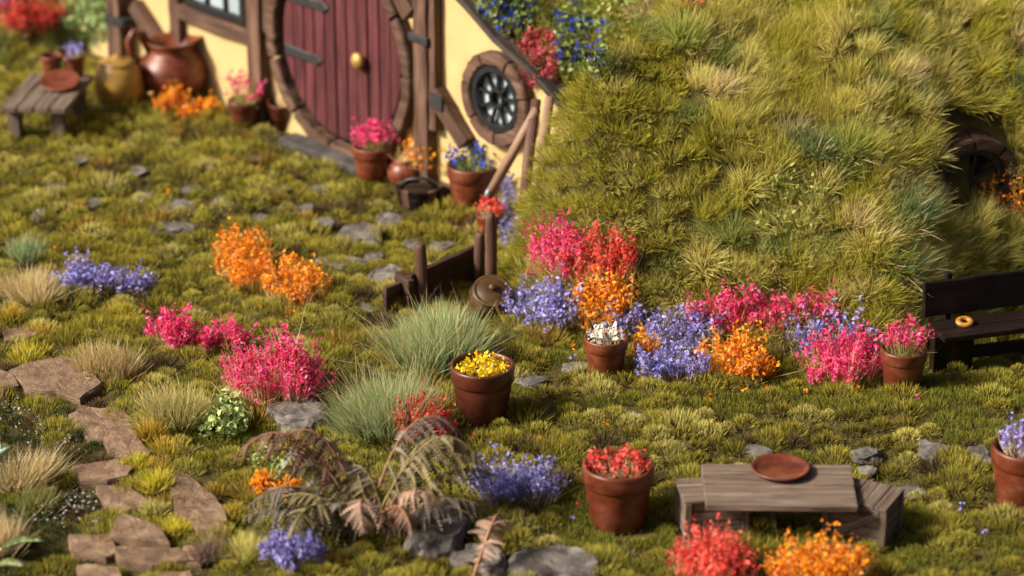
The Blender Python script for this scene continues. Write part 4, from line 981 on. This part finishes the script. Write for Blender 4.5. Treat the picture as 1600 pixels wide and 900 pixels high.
# ------------------------------------------------------------------ hill grass (uncountable)
def scatter(rng, x0, x1, y0, y1, n, fn, rmin):
    """area-weighted points with a minimum spacing"""
    X = rng.uniform(x0, x1, n); Y = rng.uniform(y0, y1, n); e = .03
    Z = fn(X, Y); gx = (fn(X + e, Y) - fn(X - e, Y)) / (2 * e); gy = (fn(X, Y + e) - fn(X, Y - e)) / (2 * e)
    gx = np.clip(gx, -4, 4); gy = np.clip(gy, -4, 4); w = np.sqrt(1 + gx ** 2 + gy ** 2)
    keep = rng.random(n) < w / 4.5
    X, Y, Z, gx, gy = (q[keep] for q in (X, Y, Z, gx, gy)); P = np.stack([X, Y, Z], 1); Nn = unit(np.stack([-gx, -gy, np.ones(len(X))], 1))
    cell = {}; ok = []
    for i in range(len(P)):
        k = tuple((P[i] / rmin).astype(int)); hit = False
        for a in (-1, 0, 1):
            for b in (-1, 0, 1):
                for c in (-1, 0, 1):
                    for j in cell.get((k[0] + a, k[1] + b, k[2] + c), ()):
                        if ((P[i] - P[j]) ** 2).sum() < rmin * rmin: hit = True; break
                    if hit: break
                if hit: break
            if hit: break
        if not hit: cell.setdefault(k, []).append(i); ok.append(i)
    return P[ok], Nn[ok]
def project(P):
    d = P - np.array([0, 0, CAMH]); dep = d[:, 1] * cp - d[:, 2] * sp
    return 800 + FPX * d[:, 0] / dep, 450 - FPX * (d[:, 1] * sp + d[:, 2] * cp) / dep
rng = np.random.default_rng(11)
hp, hn = scatter(rng, -1.5, 6.5, 21, 33, 60000, hill, .150)
m = hp[:, 2] > .0
x, y = project(hp); m &= (x > 700) & (x < 1720) & (y > -120) & (y < 640)
ub = (hp[:, 0] - BAYC[0]) * BAYD[0] + (hp[:, 1] - BAYC[1]) * BAYD[1]; vb = (hp[:, 0] - BAYC[0]) * BAYN[0] + (hp[:, 1] - BAYC[1]) * BAYN[1]
m &= ~((np.abs(ub) < .40) & (vb > -.35) & (vb < .26) & (hp[:, 2] < BAYC[2] + .5))
wl = (hp[:, 0] - W0[0]) * WN[0] + (hp[:, 1] - W0[1]) * WN[1]; ul = (hp[:, 0] - W0[0]) * WU[0] + (hp[:, 1] - W0[1]) * WU[1]
m &= (hn @ np.array([0, -.9, .42]) > -.25)
hp, hn = hp[m], hn[m]; x, y = x[m], y[m]
HG = []
PALH = [((.15, .135, .022), (.39, .350, .090)), ((.20, .175, .046), (.50, .445, .165)), ((.14, .130, .014), (.325, .295, .045)), ((.17, .155, .038), (.45, .405, .130)), ((.11, .12, .03), (.24, .26, .08)), ((.22, .17, .08), (.50, .42, .23))]
for i in range(len(hp)):
    v = .5 + .5 * mnoise.noise(Vector(hp[i]) * .9); left = hp[i][0] < 1.6 + .5 * (v - .5)
    if left: k = rng.choice(6, p=[.34, .06, .44, .10, .05, .01]); L = rng.uniform(.14, .23); n = 300; w = .0052; spr = .72
    else: k = rng.choice(6, p=[.30, .16, .22, .22, .07, .03]); L = rng.uniform(.22, .36); n = 380; w = .0050; spr = .58
    c0, c1 = (np.array(q) * rng.normal(1, .10) for q in PALH[k])
    N = unit(hn[i] * .60 + np.array([.04, -.05, .72]) + rng.normal(0, .11, 3))
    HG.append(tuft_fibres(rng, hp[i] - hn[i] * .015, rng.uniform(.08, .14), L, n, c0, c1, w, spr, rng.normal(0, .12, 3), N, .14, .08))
# short undergrowth between the tufts
nu = 60000; xu = rng.uniform(-.8, 5.6, nu); yu = rng.uniform(21, 30, nu); zu = hill(xu, yu); k = zu > .02; pu = np.stack([xu, yu, zu], 1)[k]; ax_, ay_ = project(pu); k = (ax_ > 720) & (ax_ < 1700) & (ay_ > -60)
pu = pu[k]; ub = (pu[:, 0] - BAYC[0]) * BAYD[0] + (pu[:, 1] - BAYC[1]) * BAYD[1]; vb = (pu[:, 0] - BAYC[0]) * BAYN[0] + (pu[:, 1] - BAYC[1]) * BAYN[1]; pu = pu[~((np.abs(ub) < .42) & (vb > -.3) & (vb < .2))]; n = len(pu)
HG.append(blades(rng, pu, np.array([0, -.35, .9]) + rng.normal(0, .4, (n, 3)), rng.uniform(.06, .14, n), .0065, jcol(rng, (.12, .105, .02), n, .2), jcol(rng, (.24, .21, .045), n, .25), .2, .05))
# roof turf
def roof_fn(x, y): return roof(x, y)
uu = rng.uniform(-1.0, U_END + .05, 900); wv = rng.uniform(.06, 2.2, 900) ** 1.0
for a, b in zip(uu, wv):
    p = W0 + WU * a + WN * b + np.array([0, 0, float(np.interp(a, EU, EZ)) + .02 + .55 * b - .03 * b * b]) 
    k = rng.choice(3); HG.append(tuft_fibres(rng, p, .10, rng.uniform(.10, .18), 50, np.array(PALH[(0, 2, 4)[k]][0]) * .9, np.array(PALH[(0, 2, 4)[k]][1]) * .9, .010, 1.0, (0, 0, 0), unit(np.array([-.3, -.4, .8])), .14, .05))
# bank at the left
bx, bn = scatter(rng, -7, -3.3, 25, 33, 8000, bank, .13)
mb = bx[:, 2] > .02; bx, bn = bx[mb], bn[mb]
for i in range(len(bx)):
    k = rng.choice([0, 2, 4]); HG.append(tuft_fibres(rng, bx[i], .09, rng.uniform(.12, .2), 60, PALH[k][0], PALH[k][1], .010, .9, (0, 0, 0), unit(bn[i] + [0, 0, .4]), .12, .05))
hg = part('hill_grass', kit('hill_grass', HG, FIB), None); tag(hg, 'dense olive and straw coloured grass covering the hill', 'grass', kind='stuff')
nbl = sum(len(q[0]) for q in HG)

# ------------------------------------------------------------------ lawn of moss cushions (uncountable)
rng = np.random.default_rng(21)
lp, ln = scatter(rng, -7.0, 5.6, 17.0, 31, 120000, lambda x, y: tz(x, y), .165)
x, y = project(lp); m = (x > -180) & (x < 1730) & (y > 90) & (y < 1000)
m &= dome(lp[:, 0], lp[:, 1]) < .02
w_ = (lp[:, 0] - W0[0]) * WN[0] + (lp[:, 1] - W0[1]) * WN[1]; u_ = (lp[:, 0] - W0[0]) * WU[0] + (lp[:, 1] - W0[1]) * WU[1]
m &= ~((w_ > -.10) & (u_ < U_END)); m &= ~((w_ > -.5) & (np.abs(u_ - DCu) < .75))
for P in KEEP:
    c = P.mean(0); m &= ~inside(lp[:, 0], lp[:, 1], c + (P - c) * .98)
for (rx_, ry_, a_, b_) in RK: m &= ((lp[:, 0] - rx_) / (a_ + .02)) ** 2 + ((lp[:, 1] - ry_) / (b_ + .02)) ** 2 > 1
lp = lp[m]; x, y = x[m], y[m]
LG = []; CUSH = []
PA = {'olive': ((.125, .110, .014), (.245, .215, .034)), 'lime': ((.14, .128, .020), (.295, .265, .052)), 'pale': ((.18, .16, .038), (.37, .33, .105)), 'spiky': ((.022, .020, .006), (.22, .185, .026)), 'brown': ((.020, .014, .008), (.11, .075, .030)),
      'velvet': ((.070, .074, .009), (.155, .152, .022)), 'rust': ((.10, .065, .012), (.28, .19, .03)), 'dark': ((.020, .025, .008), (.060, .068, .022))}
def inp(x, y, x0, x1, y0, y1): return x0 < x < x1 and y0 < y < y1
def lawn_kind(x, y, n):
    # areas of the lawn: velvet turf at the right and by the front pot, spiky cushions across the middle, dark moss by the path
    if x < 165 and y > 600 + .2 * x: return rng.choice(['dark', 'velvet', 'brown', 'olive'], p=[.50, .2, .2, .1])
    if x > 860 and (y > 770 - .02 * (x - 860) or y < 655 - .03 * (x - 860)) and n < .25: return rng.choice(['velvet', 'olive', 'lime'], p=[.62, .30, .08])
    if x > 1420 and y > 560 and y < 700: return rng.choice(['velvet', 'olive', 'lime'], p=[.7, .2, .1])
    if x > 780 and y > 560: return rng.choice(['olive', 'lime', 'pale', 'spiky', 'brown', 'velvet'], p=[.14, .16, .16, .34, .13, .07])
    if y > 640: return rng.choice(['olive', 'lime', 'velvet', 'spiky', 'rust'], p=[.36, .26, .16, .12, .10])
    return rng.choice(['olive', 'lime', 'pale', 'spiky', 'brown', 'velvet', 'rust'], p=[.34, .22, .10, .12, .07, .09, .06])
for i in range(len(lp)):
    nn = mnoise.noise(Vector((lp[i][0] * .9, lp[i][1] * .9, 2.0))); kd = lawn_kind(x[i], y[i], nn); c0, c1 = PA[kd]; near = y[i] > 380
    sc = float(np.clip(rng.lognormal(0, .30), .55, 1.7)); c0 = np.array(c0) * rng.normal(1, .12); c1 = np.array(c1) * rng.normal(1, .12)
    if kd in ('spiky', 'brown', 'rust'): r, L, n, w, sp_, h = .075 * sc, .085 * sc, 170, .0072, 1.6, .035
    elif kd == 'velvet': r, L, n, w, sp_, h = .135 * sc, .050, 380, .0055, .6, .03
    elif kd == 'dark': r, L, n, w, sp_, h = .12 * sc, .050, 200, .0080, 1.0, .05
    else: r, L, n, w, sp_, h = .125 * sc, .055 * sc, 350, .0055, 1.1, .078
    if not near: n = int(n * .55); w *= 1.6; r *= 1.12; h *= 1.35; L *= 1.1
    a = rng.uniform(0, 6.283, n); q = np.sqrt(rng.random(n)); off = np.stack([np.cos(a) * q, np.sin(a) * q, 0 * q], 1)
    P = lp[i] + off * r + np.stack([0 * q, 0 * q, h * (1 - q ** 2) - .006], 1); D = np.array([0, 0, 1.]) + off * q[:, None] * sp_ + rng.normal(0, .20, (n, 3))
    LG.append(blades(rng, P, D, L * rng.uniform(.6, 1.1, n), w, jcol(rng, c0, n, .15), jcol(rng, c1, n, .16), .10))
# short fill between the cushions
nf = 95000; F = np.stack([rng.uniform(-7.0, 5.6, nf), rng.uniform(17.3, 29.5, nf), np.zeros(nf)], 1); F[:, 2] = tz(F[:, 0], F[:, 1])
m = dome(F[:, 0], F[:, 1]) < .05; w_ = (F[:, 0] - W0[0]) * WN[0] + (F[:, 1] - W0[1]) * WN[1]; u_ = (F[:, 0] - W0[0]) * WU[0] + (F[:, 1] - W0[1]) * WU[1]; m &= ~((w_ > -.05) & (u_ < U_END))
x, y = project(F); m &= (x > -180) & (x < 1730) & (y < 1000)
for P in KEEP: m &= ~inside(F[:, 0], F[:, 1], P)
F = F[m]; n = len(F); nzv = np.array([.8 + .5 * mnoise.noise(Vector(q) * 1.3) for q in F])[:, None]
LG.append(blades(rng, F, np.array([0, 0, 1.]) + rng.normal(0, .5, (n, 3)), rng.uniform(.03, .06, n), .010, jcol(rng, (.075, .068, .016), n, .2) * nzv, jcol(rng, (.15, .135, .032), n, .2) * nzv, .15))
# white flecked heather on the dark moss, stray petals
lg = part('lawn_moss', kit('lawn_moss', LG, FIB), None); tag(lg, 'olive green moss cushions and short grass covering the lawn', 'moss', kind='stuff')
n = 260; j = rng.integers(0, 9, n); px = np.array([90, 60, 20, 110, 130, 85, 150, 120, 40])[j] + rng.normal(0, 16, n); py = np.array([648, 672, 640, 690, 775, 800, 800, 785, 720])[j] + rng.normal(0, 10, n); k = px < 165; q = G(px[k], py[k], .09); q[:, 2] += rng.uniform(-.03, .02, len(q))
fl = part('heather_flecks', kit('heather_flecks', [petals(rng, q, rng.uniform(.010, .032, len(q)), jcol(rng, (.50, .47, .52), len(q), .2))], PET), None); tag(fl, 'tiny white flecks strewn over the dark moss by the path', 'flecks', kind='stuff')
sx = [(450, 490, 1), (405, 476, 1), (895, 540, 1), (897, 556, 3), (948, 660, 1), (1110, 612, 1), (1160, 604, 1), (1260, 612, 1), (1200, 606, 1), (905, 785, 2), (895, 810, 3), (1505, 792, 3), (1540, 830, 3), (1155, 758, 0), (740, 680, 2), (1432, 618, 0), (345, 795, 1), (365, 742, 1), (840, 685, 1), (225, 604, 0), (1420, 900, 1), (1108, 625, 1), (265, 300, 1), (90, 386, 1), (1340, 605, 1), (700, 690, 2)]
pp = np.concatenate([np.repeat(G(a, b, .085)[None], 4, 0) for a, b, c in sx]) + rng.normal(0, .014, (len(sx) * 4, 3))
cc = np.concatenate([np.repeat(np.array((PINK, ORANGE, RED, LILAC)[c][0])[None], 4, 0) for a, b, c in sx])
sp_o = part('fallen_petals', kit('fallen_petals', [petals(rng, pp, .036, jcol(rng, cc, len(cc), .1))], PET), None); tag(sp_o, 'stray coloured petals fallen on the lawn', 'petals', kind='stuff')
print('BLADES hill', nbl, 'lawn', sum(len(q[0]) for q in LG), 'tufts', len(hp), len(lp))
